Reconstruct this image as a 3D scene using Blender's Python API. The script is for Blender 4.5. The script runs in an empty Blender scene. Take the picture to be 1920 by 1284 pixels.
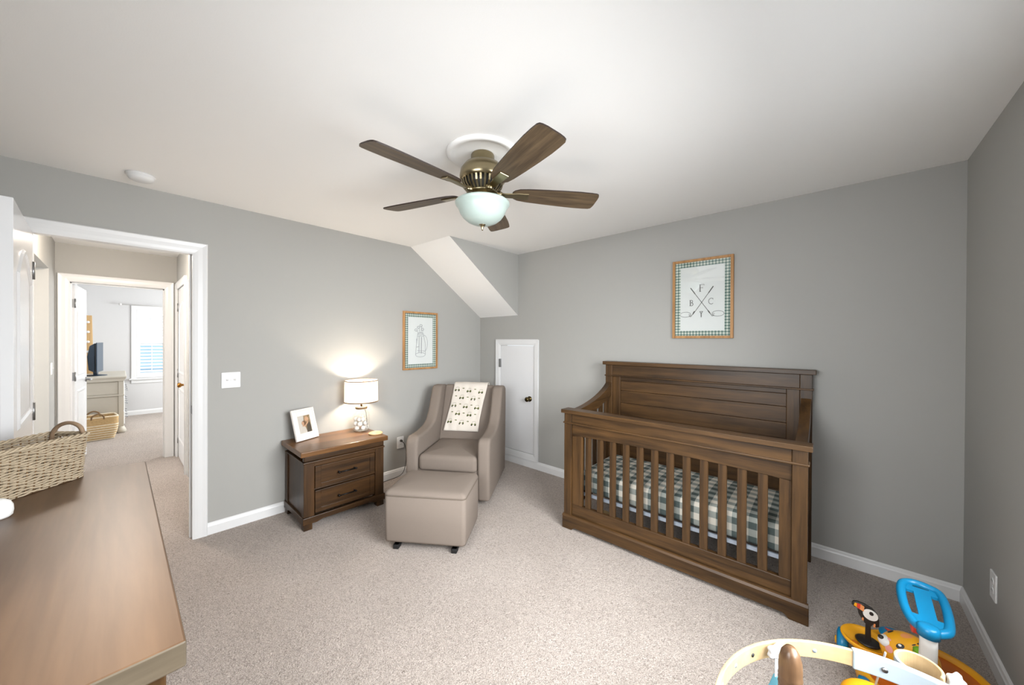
import bpy, bmesh, math, random
from mathutils import Vector, Matrix
random.seed(7)
PI = math.pi
S = bpy.context.scene
COL = S.collection

# ------------------------------------------------------------------ camera
cd = bpy.data.cameras.new('camera'); cam = bpy.data.objects.new('camera', cd); COL.objects.link(cam)
cd.sensor_width = 36.0; cd.lens = 671.956*36.0/1920.0; cd.clip_start = .02; cd.clip_end = 100
YAW, PIT, ROL = .737735, -.0050157, .0046166
F = Vector((-math.sin(YAW)*math.cos(PIT), math.cos(YAW)*math.cos(PIT), math.sin(PIT)))
R0 = Vector((math.cos(YAW), math.sin(YAW), 0)); U0 = R0.cross(F)
R1 = R0*math.cos(ROL)+U0*math.sin(ROL); U1 = -R0*math.sin(ROL)+U0*math.cos(ROL)
M = Matrix((R1, U1, -F)).transposed().to_4x4(); M.translation = Vector((3.41452, -3.14610, 1.43436))
cam.matrix_world = M
S.camera = cam

# ------------------------------------------------------------------ world, light, exposure
S.view_settings.view_transform = 'Standard'; S.view_settings.look = 'None'
S.view_settings.gamma = 1.0; S.view_settings.use_curve_mapping = False
S.view_settings.exposure = 0.60
w = bpy.data.worlds.new('sky'); S.world = w; w.use_nodes = True
bg = w.node_tree.nodes['Background']; bg.inputs[0].default_value = (.86, .93, 1.0, 1); bg.inputs[1].default_value = 1.3

def area_light(name, loc, target, sx, sy, power, color, spread=180):
    l = bpy.data.lights.new(name, 'AREA'); l.shape = 'RECTANGLE'; l.size = sx; l.size_y = sy
    l.energy = power; l.color = color; l.spread = math.radians(spread)
    o = bpy.data.objects.new(name, l); COL.objects.link(o); o.location = loc
    o.rotation_euler = (Vector(target)-Vector(loc)).to_track_quat('-Z', 'Y').to_euler()
    return o
# daylight entering by the bedroom's two windows (behind the camera); far room and passage lights are added fill
area_light('daylight_right_window', (4.02, -1.95, 1.45), (0, -1.95, -.35), 1.50, 1.30, 64, (.97, .985, 1.0), 126)
area_light('daylight_front_window', (2.75, -3.68, 1.55), (2.0, 0, .3), 1.00, 1.05, 21, (.97, .985, 1.0), 112)
area_light('fill_far_side_window', (-4.7, -.72, 1.45), (-4.7, -4, 1.2), 1.5, 1.4, 88, (.97, .99, 1.0))  # fill from an unseen side window, added to brighten the far room
area_light('fill_passage_window', (-1.33, -5.16, 1.5), (-1.6, -2.6, .2), .80, 1.1, 28, (1.0, .97, .94), 140)  # added fill through an invented passage window, brightens the hall floor

# ------------------------------------------------------------------ materials
MATS = {}
def nodes_of(name):
    m = bpy.data.materials.new(name); m.use_nodes = True
    nt = m.node_tree; b = nt.nodes['Principled BSDF']; MATS[name] = m
    return m, nt, b
def lin(c):
    return tuple(((v/255)/12.92 if v/255 <= .04045 else ((v/255+.055)/1.055)**2.4) for v in c)+(1,)
def plain(name, rgb, rough=.5, metal=0, bump=0, bscale=200, emit=None, estr=0, spec=.5, var=0, vscale=20, trans=0, alpha=1, coat=0):
    m, nt, b = nodes_of(name)
    b.inputs['Base Color'].default_value = lin(rgb); b.inputs['Roughness'].default_value = rough
    b.inputs['Metallic'].default_value = metal; b.inputs['Specular IOR Level'].default_value = spec
    b.inputs['Transmission Weight'].default_value = trans; b.inputs['Coat Weight'].default_value = coat
    if emit: b.inputs['Emission Color'].default_value = lin(emit); b.inputs['Emission Strength'].default_value = estr
    tc = nt.nodes.new('ShaderNodeTexCoord')
    if var:
        n = nt.nodes.new('ShaderNodeTexNoise'); n.inputs['Scale'].default_value = vscale; n.inputs['Detail'].default_value = 3
        nt.links.new(tc.outputs['Object'], n.inputs['Vector'])
        mx = nt.nodes.new('ShaderNodeMix'); mx.data_type = 'RGBA'
        c = lin(rgb); mx.inputs[6].default_value = tuple(x*(1-var) for x in c[:3])+(1,)
        mx.inputs[7].default_value = tuple(min(1, x*(1+var)) for x in c[:3])+(1,)
        nt.links.new(n.outputs['Fac'], mx.inputs[0]); nt.links.new(mx.outputs[2], b.inputs['Base Color'])
    if bump:
        n = nt.nodes.new('ShaderNodeTexNoise'); n.inputs['Scale'].default_value = bscale; n.inputs['Detail'].default_value = 2
        nt.links.new(tc.outputs['Object'], n.inputs['Vector'])
        bp = nt.nodes.new('ShaderNodeBump'); bp.inputs['Strength'].default_value = bump; bp.inputs['Distance'].default_value = .004
        nt.links.new(n.outputs['Fac'], bp.inputs['Height']); nt.links.new(bp.outputs[0], b.inputs['Normal'])
    return m
def wood(name, dark, light, axis='x', scale=1.0, rough=.42, contrast=1.0, spec=.4):
    """stained wood: grain stretched along one object axis"""
    m, nt, b = nodes_of(name); L = nt.links
    tc = nt.nodes.new('ShaderNodeTexCoord'); mp = nt.nodes.new('ShaderNodeMapping')
    sc = {'x': (1.6, 22, 22), 'y': (22, 1.6, 22), 'z': (22, 22, 1.6)}[axis]
    mp.inputs['Scale'].default_value = tuple(s*scale for s in sc)
    L.new(tc.outputs['Object'], mp.inputs['Vector'])
    n1 = nt.nodes.new('ShaderNodeTexNoise'); n1.inputs['Scale'].default_value = 1.0; n1.inputs['Detail'].default_value = 6; n1.inputs['Distortion'].default_value = .6
    L.new(mp.outputs[0], n1.inputs['Vector'])
    n2 = nt.nodes.new('ShaderNodeTexNoise'); n2.inputs['Scale'].default_value = 5.0; n2.inputs['Detail'].default_value = 4
    L.new(mp.outputs[0], n2.inputs['Vector'])
    ad = nt.nodes.new('ShaderNodeMath'); ad.operation = 'MULTIPLY_ADD'; ad.inputs[1].default_value = .35; 
    L.new(n2.outputs['Fac'], ad.inputs[0]); L.new(n1.outputs['Fac'], ad.inputs[2])
    cr = nt.nodes.new('ShaderNodeValToRGB'); cr.color_ramp.elements[0].position = .5-.17/contrast+.1; cr.color_ramp.elements[1].position = .5+.2/contrast+.17
    cr.color_ramp.elements[0].color = lin(dark); cr.color_ramp.elements[1].color = lin(light)
    L.new(ad.outputs[0], cr.inputs[0]); L.new(cr.outputs[0], b.inputs['Base Color'])
    b.inputs['Roughness'].default_value = rough; b.inputs['Specular IOR Level'].default_value = spec
    bp = nt.nodes.new('ShaderNodeBump'); bp.inputs['Strength'].default_value = .12; bp.inputs['Distance'].default_value = .002
    L.new(n2.outputs['Fac'], bp.inputs['Height']); L.new(bp.outputs[0], b.inputs['Normal'])
    return m
def gingham(name, size, c0, c1, c2, ya=(1, 0, 0), yb=(0, 1, 0), rough=.85):
    """woven check of three tones: two stripe sets crossing; ya/yb give the stripe coordinates"""
    m, nt, b = nodes_of(name); L = nt.links
    tc = nt.nodes.new('ShaderNodeTexCoord')
    outs = []
    for v in (ya, yb):
        d = nt.nodes.new('ShaderNodeVectorMath'); d.operation = 'DOT_PRODUCT'; d.inputs[1].default_value = v
        L.new(tc.outputs['Object'], d.inputs[0])
        k = nt.nodes.new('ShaderNodeMath'); k.operation = 'MULTIPLY'; k.inputs[1].default_value = .5/size; L.new(d.outputs['Value'], k.inputs[0])
        f = nt.nodes.new('ShaderNodeMath'); f.operation = 'FRACT'; L.new(k.outputs[0], f.inputs[0])
        g = nt.nodes.new('ShaderNodeMath'); g.operation = 'GREATER_THAN'; g.inputs[1].default_value = .5; L.new(f.outputs[0], g.inputs[0])
        outs.append(g)
    s = nt.nodes.new('ShaderNodeMath'); s.operation = 'ADD'; L.new(outs[0].outputs[0], s.inputs[0]); L.new(outs[1].outputs[0], s.inputs[1])
    h = nt.nodes.new('ShaderNodeMath'); h.operation = 'MULTIPLY'; h.inputs[1].default_value = .5; L.new(s.outputs[0], h.inputs[0])
    cr = nt.nodes.new('ShaderNodeValToRGB'); e = cr.color_ramp.elements
    cr.color_ramp.interpolation = 'CONSTANT'
    e[0].position = 0; e[0].color = lin(c0); e[1].position = .75; e[1].color = lin(c2)
    x = e.new(.25); x.color = lin(c1)
    L.new(h.outputs[0], cr.inputs[0]); L.new(cr.outputs[0], b.inputs['Base Color'])
    b.inputs['Roughness'].default_value = rough; b.inputs['Specular IOR Level'].default_value = .2
    return m
def carpet_mat():
    m, nt, b = nodes_of('carpet'); L = nt.links
    tc = nt.nodes.new('ShaderNodeTexCoord')
    n1 = nt.nodes.new('ShaderNodeTexNoise'); n1.inputs['Scale'].default_value = 120; n1.inputs['Detail'].default_value = 5; n1.inputs['Distortion'].default_value = 2.2
    n2 = nt.nodes.new('ShaderNodeTexNoise'); n2.inputs['Scale'].default_value = 2.2; n2.inputs['Detail'].default_value = 3
    n3 = nt.nodes.new('ShaderNodeTexVoronoi'); n3.inputs['Scale'].default_value = 130
    for n in (n1, n2, n3): L.new(tc.outputs['Object'], n.inputs['Vector'])
    cr = nt.nodes.new('ShaderNodeValToRGB'); e = cr.color_ramp.elements
    e[0].position = .36; e[0].color = lin((138, 126, 117)); e[1].position = .58; e[1].color = lin((203, 191, 182))
    L.new(n1.outputs['Fac'], cr.inputs[0])
    mx = nt.nodes.new('ShaderNodeMix'); mx.data_type = 'RGBA'; mx.blend_type = 'MULTIPLY'; mx.inputs[0].default_value = .35
    c2 = nt.nodes.new('ShaderNodeValToRGB'); c2.color_ramp.elements[0].position = .35; c2.color_ramp.elements[0].color = (.78, .76, .74, 1); c2.color_ramp.elements[1].position = .65
    L.new(n2.outputs['Fac'], c2.inputs[0]); L.new(cr.outputs[0], mx.inputs[6]); L.new(c2.outputs[0], mx.inputs[7])
    L.new(mx.outputs[2], b.inputs['Base Color'])
    ad = nt.nodes.new('ShaderNodeMath'); ad.operation = 'MULTIPLY_ADD'; ad.inputs[1].default_value = -.5
    L.new(n3.outputs['Distance'], ad.inputs[0]); L.new(n1.outputs['Fac'], ad.inputs[2])
    bp = nt.nodes.new('ShaderNodeBump'); bp.inputs['Strength'].default_value = .9; bp.inputs['Distance'].default_value = .009
    L.new(ad.outputs[0], bp.inputs['Height']); L.new(bp.outputs[0], b.inputs['Normal'])
    b.inputs['Roughness'].default_value = 1; b.inputs['Specular IOR Level'].default_value = .05
    b.inputs['Sheen Weight'].default_value = .15
    return m
carpet_mat()
plain('wall_grey', (166, 165, 161), .6, bump=.06, bscale=260, spec=.3)
plain('ceiling_white', (243, 242, 240), .75, bump=.05, bscale=220, spec=.2)
plain('far_wall_grey', (204, 203, 203), .7, bump=.05, bscale=220, spec=.2)
plain('trim_white', (224, 224, 224), .32, spec=.5)
plain('door_white', (222, 222, 223), .22, spec=.5)
plain('plate_white', (222, 222, 222), .35)
plain('slot_dark', (40, 40, 40), .6)
plain('steel', (150, 150, 150), .35, metal=1)
plain('brass', (150, 105, 50), .3, metal=1)
plain('antique_brass', (92, 80, 52), .3, metal=1)
plain('black_metal', (22, 20, 20), .35, metal=.6)
plain('black', (16, 16, 17), .6)
D0, D1 = (38, 25, 12), (84, 59, 32)
for ax in 'xyz':
    wood('walnut_'+ax, D0, D1, ax, 1.0, .38)
    wood('espresso_'+ax, (32, 20, 9), (74, 49, 24), ax, 1.0, .38)  # walnut darkened so the nightstand's shade is in its colour
wood('dresser_top', (62, 43, 28), (104, 78, 56), 'x', .55, .40, .7, .45)
wood('dresser_side_daylit', (66, 58, 46), (104, 92, 76), 'y', .8, .45)  # same wood, with daylight's grey cast put into the side colour
wood('nightstand_top', (80, 52, 27), (126, 88, 52), 'y', .7, .3, .8)
wood('blade_wood', (58, 46, 33), (104, 86, 64), 'x', 1.6, .45)
plain('blade_edge', (38, 24, 16), .5)
wood('frame_oak', (146, 104, 60), (186, 140, 90), 'z', 1.3, .5)
wood('pale_plywood', (170, 142, 102), (198, 172, 132), 'x', .6, .45, .7)
wood('turned_wood', (60, 42, 30), (118, 90, 64), 'z', .8, .3)
wood('tan_board', (170, 134, 88), (204, 170, 122), 'z', .6, .6)
plain('fan_metal', (146, 134, 106), .28, metal=1)
plain('rod_silver', (212, 210, 208), .4)
plain('vent_dark', (20, 17, 13), .7)
plain('alabaster', (166, 180, 174), .3, var=.06, vscale=9)
plain('linen', (128, 117, 108), .95, bump=.35, bscale=650, spec=.1, var=.09, vscale=420)
plain('linen_seam', (108, 98, 88), .95, spec=.1)
plain('muslin', (212, 204, 194), .9, bump=.2, bscale=90, spec=.1)
plain('print_green', (92, 98, 50), .9, spec=.1)
plain('print_dark', (44, 44, 36), .9, spec=.1)
plain('print_outline', (120, 120, 96), .9, spec=.1)
plain('print_pale', (196, 190, 176), .9, spec=.1)
gingham('crib_gingham', .041, (204, 198, 186), (146, 150, 144), (78, 88, 86), (1, 0, 0), (0, 1, 1))
gingham('mat_gingham_x', .0115, (224, 224, 214), (150, 166, 156), (84, 110, 104), (1, 0, 0), (0, 0, 1))
gingham('mat_gingham_y', .0115, (224, 224, 214), (150, 166, 156), (70, 92, 88), (0, 1, 0), (0, 0, 1))
plain('paper', (226, 226, 224), .5)
plain('ink', (64, 62, 58), .8)
plain('ink_soft', (150, 150, 154), .8)
plain('mattress_frame', (176, 186, 200), .4, metal=.3)
plain('frame_white', (232, 226, 220), .5, var=.05, vscale=60)
plain('photo_ground', (150, 122, 84), .4); plain('photo_pale', (214, 204, 194), .4); plain('photo_suit', (74, 60, 42), .4); plain('photo_skin', (206, 160, 126), .4); plain('photo_hair', (120, 78, 48), .4)
plain('golf_ball', (238, 236, 232), .35, bump=.5, bscale=160)
plain('golf_ball_yellow', (216, 170, 80), .35, bump=.5, bscale=160)
plain('lamp_band', (120, 96, 70), .6)
plain('coaster', (206, 172, 128), .6, var=.12, vscale=60)
plain('cord_black', (24, 22, 20), .5)
plain('wicker', (172, 156, 132), .75, var=.26, vscale=70)
plain('wicker_dark', (118, 92, 62), .8, var=.2, vscale=40)
plain('handle_wicker', (140, 116, 92), .7, var=.2, vscale=60)
plain('seagrass', (192, 162, 116), .85, var=.2, vscale=60)
plain('rope_cream', (226, 212, 186), .85, var=.1, vscale=60)
plain('sound_white', (236, 236, 234), .4)
plain('chalk_grey', (190, 184, 172), .6, var=.06, vscale=8)
plain('navy_plastic', (28, 48, 66), .35); plain('screen', (10, 14, 18), .15)
plain('slate_blue', (150, 182, 202), .8)
plain('shutter_white', (246, 246, 246), .4)
plain('toy_yellow', (238, 168, 24), .35); plain('toy_orange', (206, 104, 12), .35); plain('toy_blue', (6, 120, 166), .32); plain('toy_teal', (20, 110, 130), .35)
plain('toy_black', (36, 32, 30), .4); plain('toy_white', (236, 234, 230), .35); plain('toy_red', (206, 60, 40), .4); plain('toy_green', (120, 176, 40), .4); plain('toy_peach', (232, 150, 90), .4); plain('toy_pink', (236, 160, 150), .5); plain('toy_grey', (150, 160, 168), .4)
plain('toy_paleblue', (166, 178, 186), .35)
plain('felt_blue', (96, 158, 176), .95); plain('felt_white', (186, 187, 190), .95)
# lamp shade: fabric that lets the bulb's light through
def shade_mat():
    m, nt, b = nodes_of('shade_fabric'); L = nt.links
    tr = nt.nodes.new('ShaderNodeBsdfTranslucent'); tr.inputs[0].default_value = (.50, .45, .37, 1)
    df = nt.nodes.new('ShaderNodeBsdfDiffuse'); df.inputs[0].default_value = (.80, .76, .70, 1)
    mx = nt.nodes.new('ShaderNodeMixShader'); mx.inputs[0].default_value = .35
    L.new(df.outputs[0], mx.inputs[1]); L.new(tr.outputs[0], mx.inputs[2])
    L.new(mx.outputs[0], nt.nodes['Material Output'].inputs['Surface'])
shade_mat()
def glass_mat(name, tint, fac=.12, rough=.03):
    """thin pane: mostly clear, with a clear coat's reflection"""
    m, nt, b = nodes_of(name); L = nt.links
    t = nt.nodes.new('ShaderNodeBsdfTransparent'); t.inputs[0].default_value = tint
    g = nt.nodes.new('ShaderNodeBsdfGlossy'); g.inputs['Roughness'].default_value = rough; g.inputs[0].default_value = (1, 1, 1, 1)
    lw = nt.nodes.new('ShaderNodeLayerWeight'); lw.inputs[0].default_value = .5
    pw = nt.nodes.new('ShaderNodeMath'); pw.operation = 'POWER'; pw.inputs[1].default_value = 4.0; L.new(lw.outputs['Facing'], pw.inputs[0])
    fr = nt.nodes.new('ShaderNodeMath'); fr.operation = 'MULTIPLY_ADD'; fr.inputs[1].default_value = .85; fr.inputs[2].default_value = .05; L.new(pw.outputs[0], fr.inputs[0])
    mx = nt.nodes.new('ShaderNodeMixShader'); L.new(fr.outputs[0], mx.inputs[0])
    L.new(t.outputs[0], mx.inputs[1]); L.new(g.outputs[0], mx.inputs[2])
    L.new(mx.outputs[0], nt.nodes['Material Output'].inputs['Surface'])
glass_mat('pane_glass', (.98, .99, .99, 1)); glass_mat('jar_glass', (.99, .985, .97, 1)); glass_mat('clear_tube', (.9, .92, .93, 1))
plain('bulb', (255, 240, 215), .5, emit=(255, 226, 180), estr=12)
plain('hall_globe', (250, 244, 232), .5, emit=(255, 232, 205), estr=3)

# ------------------------------------------------------------------ mesh helpers
class MB:
    def __init__(self): self.v = []; self.f = []; self.s = []; self.mi = []
    def add(self, vs, fs, smooth=False, mi=0):
        o = len(self.v); self.v += [tuple(p) for p in vs]
        for f in fs: self.f.append([i+o for i in f]); self.s.append(smooth); self.mi.append(mi)
        return self
    def box(self, x0, x1, y0, y1, z0, z1, mi=0):
        return self.add([(x0,y0,z0),(x1,y0,z0),(x1,y1,z0),(x0,y1,z0),(x0,y0,z1),(x1,y0,z1),(x1,y1,z1),(x0,y1,z1)],
            [(0,3,2,1),(4,5,6,7),(0,1,5,4),(1,2,6,5),(2,3,7,6),(3,0,4,7)], mi=mi)
    def prism(self, poly, a0, a1, axis='y', smooth=False, mi=0):
        """poly in the two other axes, extruded from a0 to a1 along axis"""
        n = len(poly)
        def P(p, a):
            return {'x': (a, p[0], p[1]), 'y': (p[0], a, p[1]), 'z': (p[0], p[1], a)}[axis]
        vs = [P(p, a0) for p in poly]+[P(p, a1) for p in poly]
        self.add(vs, [tuple(range(n)), tuple(range(2*n-1, n-1, -1))], mi=mi)
        o = len(self.v)-2*n
        for i in range(n):
            self.f.append([o+i, o+(i+1) % n, o+n+(i+1) % n, o+n+i]); self.s.append(smooth); self.mi.append(mi)
        return self
    def lathe(self, prof, c=(0,0,0), n=28, axis='z', smooth=True, mi=0):
        """prof = [(r, h)...]; closes ends where r is 0"""
        vs = []; fs = []
        for r, h in prof:
            for i in range(n):
                a = 2*PI*i/n; p = (r*math.cos(a), r*math.sin(a), h)
                if axis == 'x': p = (p[2], p[0], p[1])
                if axis == 'y': p = (p[0], p[2], p[1])
                vs.append((c[0]+p[0], c[1]+p[1], c[2]+p[2]))
        for k in range(len(prof)-1):
            for i in range(n):
                j = (i+1) % n; fs.append((k*n+i, k*n+j, k*n+n+j, k*n+n+i))
        return self.add(vs, fs, smooth, mi)
    def tube(self, pts, r, n=8, closed=False, smooth=True, mi=0):
        pts = [Vector(p) for p in pts]; m = len(pts); vs = []; fs = []
        rr = r if isinstance(r, (list, tuple)) else [r]*m
        prev = None
        for i, p in enumerate(pts):
            if closed: t = pts[(i+1) % m]-pts[(i-1) % m]
            else: t = pts[min(i+1, m-1)]-pts[max(i-1, 0)]
            t.normalize()
            if prev is None:
                up = Vector((0,0,1)) if abs(t.z) < .9 else Vector((1,0,0))
                a = t.cross(up).normalized()
            else:
                a = (prev-t*prev.dot(t)); a = a.normalized() if a.length > 1e-6 else t.orthogonal().normalized()
            prev = a; b = t.cross(a)
            for k in range(n):
                an = 2*PI*k/n; vs.append(p+(a*math.cos(an)+b*math.sin(an))*rr[i])
        for i in range(m if closed else m-1):
            j = (i+1) % m
            for k in range(n):
                l = (k+1) % n; fs.append((i*n+k, i*n+l, j*n+l, j*n+k))
        if not closed: fs += [tuple(range(n-1, -1, -1)), tuple(range((m-1)*n, m*n))]
        return self.add(vs, fs, smooth, mi)
    def sweep(self, pts, prof, side, closed=False, smooth=False):
        """sweep a cross-section prof [(a,b)...]: a along side x tangent normal..., frames given by `side(i)` -> (A,B) vectors"""
        vs = []; fs = []; m = len(pts); n = len(prof)
        for i, p in enumerate(pts):
            A, B = side(i)
            for a, b in prof: vs.append(Vector(p)+A*a+B*b)
        for i in range(m if closed else m-1):
            j = (i+1) % m
            for k in range(n):
                l = (k+1) % n; fs.append((i*n+k, i*n+l, j*n+l, j*n+k))
        if not closed: fs += [tuple(range(n-1, -1, -1)), tuple(range((m-1)*n, m*n))]
        return self.add(vs, fs, smooth)
    def sphere(self, c, r, nu=16, nv=10, smooth=True, mi=0):
        r = r if isinstance(r, (tuple, list)) else (r, r, r)
        prof = [(math.sin(PI*k/nv), -math.cos(PI*k/nv)) for k in range(nv+1)]
        vs = []; fs = []
        for a, h in prof:
            for i in range(nu):
                t = 2*PI*i/nu; vs.append((c[0]+r[0]*a*math.cos(t), c[1]+r[1]*a*math.sin(t), c[2]+r[2]*h))
        for k in range(nv):
            for i in range(nu):
                j = (i+1) % nu; fs.append((k*nu+i, k*nu+j, k*nu+nu+j, k*nu+nu+i))
        return self.add(vs, fs, smooth, mi)
    def build(self, name, mat, parent=None, bevel=0, seg=2, subsurf=0, xf=None, weld=True):
        me = bpy.data.meshes.new(name)
        vs = [tuple(xf @ Vector(p)) for p in self.v] if xf is not None else self.v
        me.from_pydata(vs, [], self.f)
        me.polygons.foreach_set('use_smooth', self.s); me.polygons.foreach_set('material_index', self.mi)
        for mm in (mat if isinstance(mat, (list, tuple)) else [mat]): me.materials.append(MATS[mm])
        bm = bmesh.new(); bm.from_mesh(me)
        if weld: bmesh.ops.remove_doubles(bm, verts=bm.verts, dist=1e-5)
        bmesh.ops.dissolve_degenerate(bm, edges=bm.edges, dist=1e-6)
        bmesh.ops.recalc_face_normals(bm, faces=bm.faces); bm.to_mesh(me); bm.free()
        me.update()
        o = bpy.data.objects.new(name, me); COL.objects.link(o)
        if parent is not None: o.parent = parent
        if bevel:
            b = o.modifiers.new('bevel', 'BEVEL'); b.width = bevel; b.segments = seg; b.limit_method = 'ANGLE'; b.angle_limit = .6
            b.harden_normals = False
        if subsurf:
            s = o.modifiers.new('subsurf', 'SUBSURF'); s.levels = subsurf; s.render_levels = subsurf
        return o
def box(name, x0, x1, y0, y1, z0, z1, mat, parent=None, bevel=0, seg=2):
    return MB().box(min(x0,x1), max(x0,x1), min(y0,y1), max(y0,y1), min(z0,z1), max(z0,z1)).build(name, mat, parent, bevel, seg)
def tag(o, label, cat, group=None, kind=None):
    o['label'] = label; o['category'] = cat
    if group: o['group'] = group
    if kind: o['kind'] = kind
    return o
def thing(name, label, cat, loc=(0,0,0), rotz=0, group=None, kind=None):
    o = bpy.data.objects.new(name, None); COL.objects.link(o); o.empty_display_size = .1
    o.location = loc; o.rotation_euler = (0, 0, rotz)
    return tag(o, label, cat, group, kind)
def struct(o, label, cat): return tag(o, label, cat, kind='structure')
def smooth_closed(pts, n=8):
    """Catmull-Rom through a closed list of 2-D or 3-D points"""
    out = []; m = len(pts)
    for i in range(m):
        p0, p1, p2, p3 = [Vector(pts[(i+k-1) % m]) for k in range(4)]
        for s in range(n):
            t = s/n
            out.append(.5*((2*p1)+(p2-p0)*t+(2*p0-5*p1+4*p2-p3)*t*t+(3*p1-p0-3*p2+p3)*t**3))
    return out
def smooth_open(pts, n=8):
    out = []; P = [Vector(p) for p in pts]; P = [2*P[0]-P[1]]+P+[2*P[-1]-P[-2]]
    for i in range(1, len(P)-2):
        p0, p1, p2, p3 = P[i-1:i+3]
        for s in range(n):
            t = s/n
            out.append(.5*((2*p1)+(p2-p0)*t+(2*p0-5*p1+4*p2-p3)*t*t+(3*p1-p0-3*p2+p3)*t**3))
    out.append(P[-2]); return out
def offset_poly(poly, d):
    """move each corner of a closed 2-D polygon inward by d (counter-clockwise polygon)"""
    n = len(poly); out = []
    for i in range(n):
        p = Vector(poly[i]); a = (p-Vector(poly[i-1])).normalized(); b = (Vector(poly[(i+1) % n])-p).normalized()
        na = Vector((-a.y, a.x)); nb = Vector((-b.y, b.x)); m = na+nb
        k = m.length_squared
        out.append(p+m*(2*d/k) if k > .2 else p+na*d)
    return out

# ------------------------------------------------------------------ the shell
H = 2.44; W = 3.937; YD = -3.60; TH = .115
EX = -2.62                      # hall end wall
HL, HR = -3.585, -2.655         # hall left and right wall faces
FX = -6.40                      # far room's window wall
D1A, D1B = -3.487, -2.788       # bedroom doorway (y)
D2A, D2B = -3.488, -2.765       # far bedroom doorway (y)
def wall(name, fixed, f0, f1, a0, a1, holes, mat, label, z1=H):
    """wall slab; fixed axis range f0..f1, runs along the other axis a0..a1, with holes (b0,b1,z0,z1)"""
    mb = MB(); xs = sorted(set([a0, a1]+[h for q in holes for h in q[:2]]))
    for s, e in zip(xs[:-1], xs[1:]):
        zz = [(0, z1)]
        for q in holes:
            if q[0] <= s+1e-6 and q[1] >= e-1e-6:
                zz = [z for z in ((0, q[2]), (q[3], z1)) if z[1]-z[0] > 1e-4]
        for u, v in zz:
            if fixed == 'x': mb.box(f0, f1, s, e, u, v)
            else: mb.box(s, e, f0, f1, u, v)
    return struct(mb.build(name, mat), label, 'wall')
fl = MB().box(-6.6, 4.1, -5.2, .15, -.05, 0).build('floor', 'carpet'); struct(fl, 'beige cut-pile carpet running through bedroom, hall and far room', 'floor')
ce = MB().box(-6.6, 4.1, -5.2, .15, H, H+.06).build('ceiling', 'ceiling_white'); struct(ce, 'flat white painted ceiling above the bedroom', 'ceiling')
WIN_R = (-2.72, -1.18, .72, 2.12); WIN_D = (2.20, 3.30, 1.00, 2.12)
wall('wall_left', 'x', -TH, 0, YD-.15, 0, [(D1A-.02, D1B+.02, 0, 2.072)], 'wall_grey', 'grey painted wall with the open doorway and light switch')
wall('wall_back', 'y', 0, .12, -TH, W+.12, [(.37, .895, .150, 1.382)], 'wall_grey', 'grey painted wall behind the crib')
wall('wall_right', 'x', W, W+.14, YD-.15, 0, [WIN_R], 'wall_grey', 'narrow strip of grey wall at the right edge')
wall('wall_front', 'y', YD-.14, YD, -TH, W+.14, [WIN_D], 'wall_grey', 'grey wall behind the long dresser')
# bulkhead under the roof slope in the corner
mb = MB(); k = .645
mb.add([(0,-1.02,H),(k,-1.0,H),(k,0,1.732),(0,0,1.727),(0,0,H),(k,0,H)], [(0,1,2,3)], mi=1)
mb.add([(0,-1.02,H),(k,-1.0,H),(k,0,1.732),(0,0,1.727),(0,0,H),(k,0,H)], [(1,5,2),(0,3,4),(3,2,5,4),(0,4,5,1)], mi=0)
struct(mb.build('wall_bulkhead', ['wall_grey', 'ceiling_white']), 'sloped white-bottomed bulkhead cutting across the corner above the armchair', 'wall')
# hall
wall('wall_hall_end', 'x', EX-TH, EX, HL-.1, HR+.1, [(D2A-.02, D2B+.02, 0, 2.06)], 'wall_grey', 'grey hall wall around the far bedroom doorway')
wall('wall_hall_left', 'y', HL-TH, HL, EX-TH, -TH, [(-2.12, -.55, 0, 2.10)], 'wall_grey', 'hall wall with a wide square opening, left of the far doorway')
wall('wall_hall_right', 'y', HR, HR+.10, EX-TH, -TH, [(-2.53, -1.75, 0, 2.038), (-1.60, -.75, 0, 2.05)], 'wall_grey', 'hall wall with the closed closet door, right of the far doorway')
wall('wall_passage', 'x', -2.12-TH, -2.12, -5.1, HL-TH, [], 'wall_grey', 'side passage wall seen through the hall opening')
wall('wall_passage_end', 'y', -5.2, -5.1, -2.3, -.1, [(-1.78, -.88, .9, 2.1)], 'wall_grey', 'end wall of the side passage off the hall')
wall('wall_passage_near', 'x', -.55, -.45, -5.1, HL-TH, [], 'wall_grey', 'near side wall of the side passage off the hall')
wall('wall_closet_end', 'x', -1.62-.08, -1.60, HR+.10, -1.7, [], 'trim_white', 'white side wall in the recess on the right of the hall')
wall('wall_closet_back', 'y', -1.80, -1.70, EX, -TH, [], 'wall_grey', 'back wall of the recess on the right of the hall')
# far room
wall('wall_far', 'x', FX-.14, FX, -3.75, -.6, [(-2.905, -2.10, .70, 1.99)], 'far_wall_grey', 'pale wall with the shuttered window in the far room')
wall('wall_far_left', 'y', -3.75, -3.62, FX, EX-TH, [], 'far_wall_grey', 'pale left wall of the far room behind the grey dresser')
wall('wall_far_right', 'y', -.80, -.66, FX, EX-TH, [(-5.5, -3.9, .7, 2.1)], 'far_wall_grey', 'pale right wall of the far room')
wall('wall_far_near', 'x', EX-TH-.01, EX-TH, HR+.1, -.6, [], 'far_wall_grey', 'near wall of the far room beside its doorway')

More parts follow.
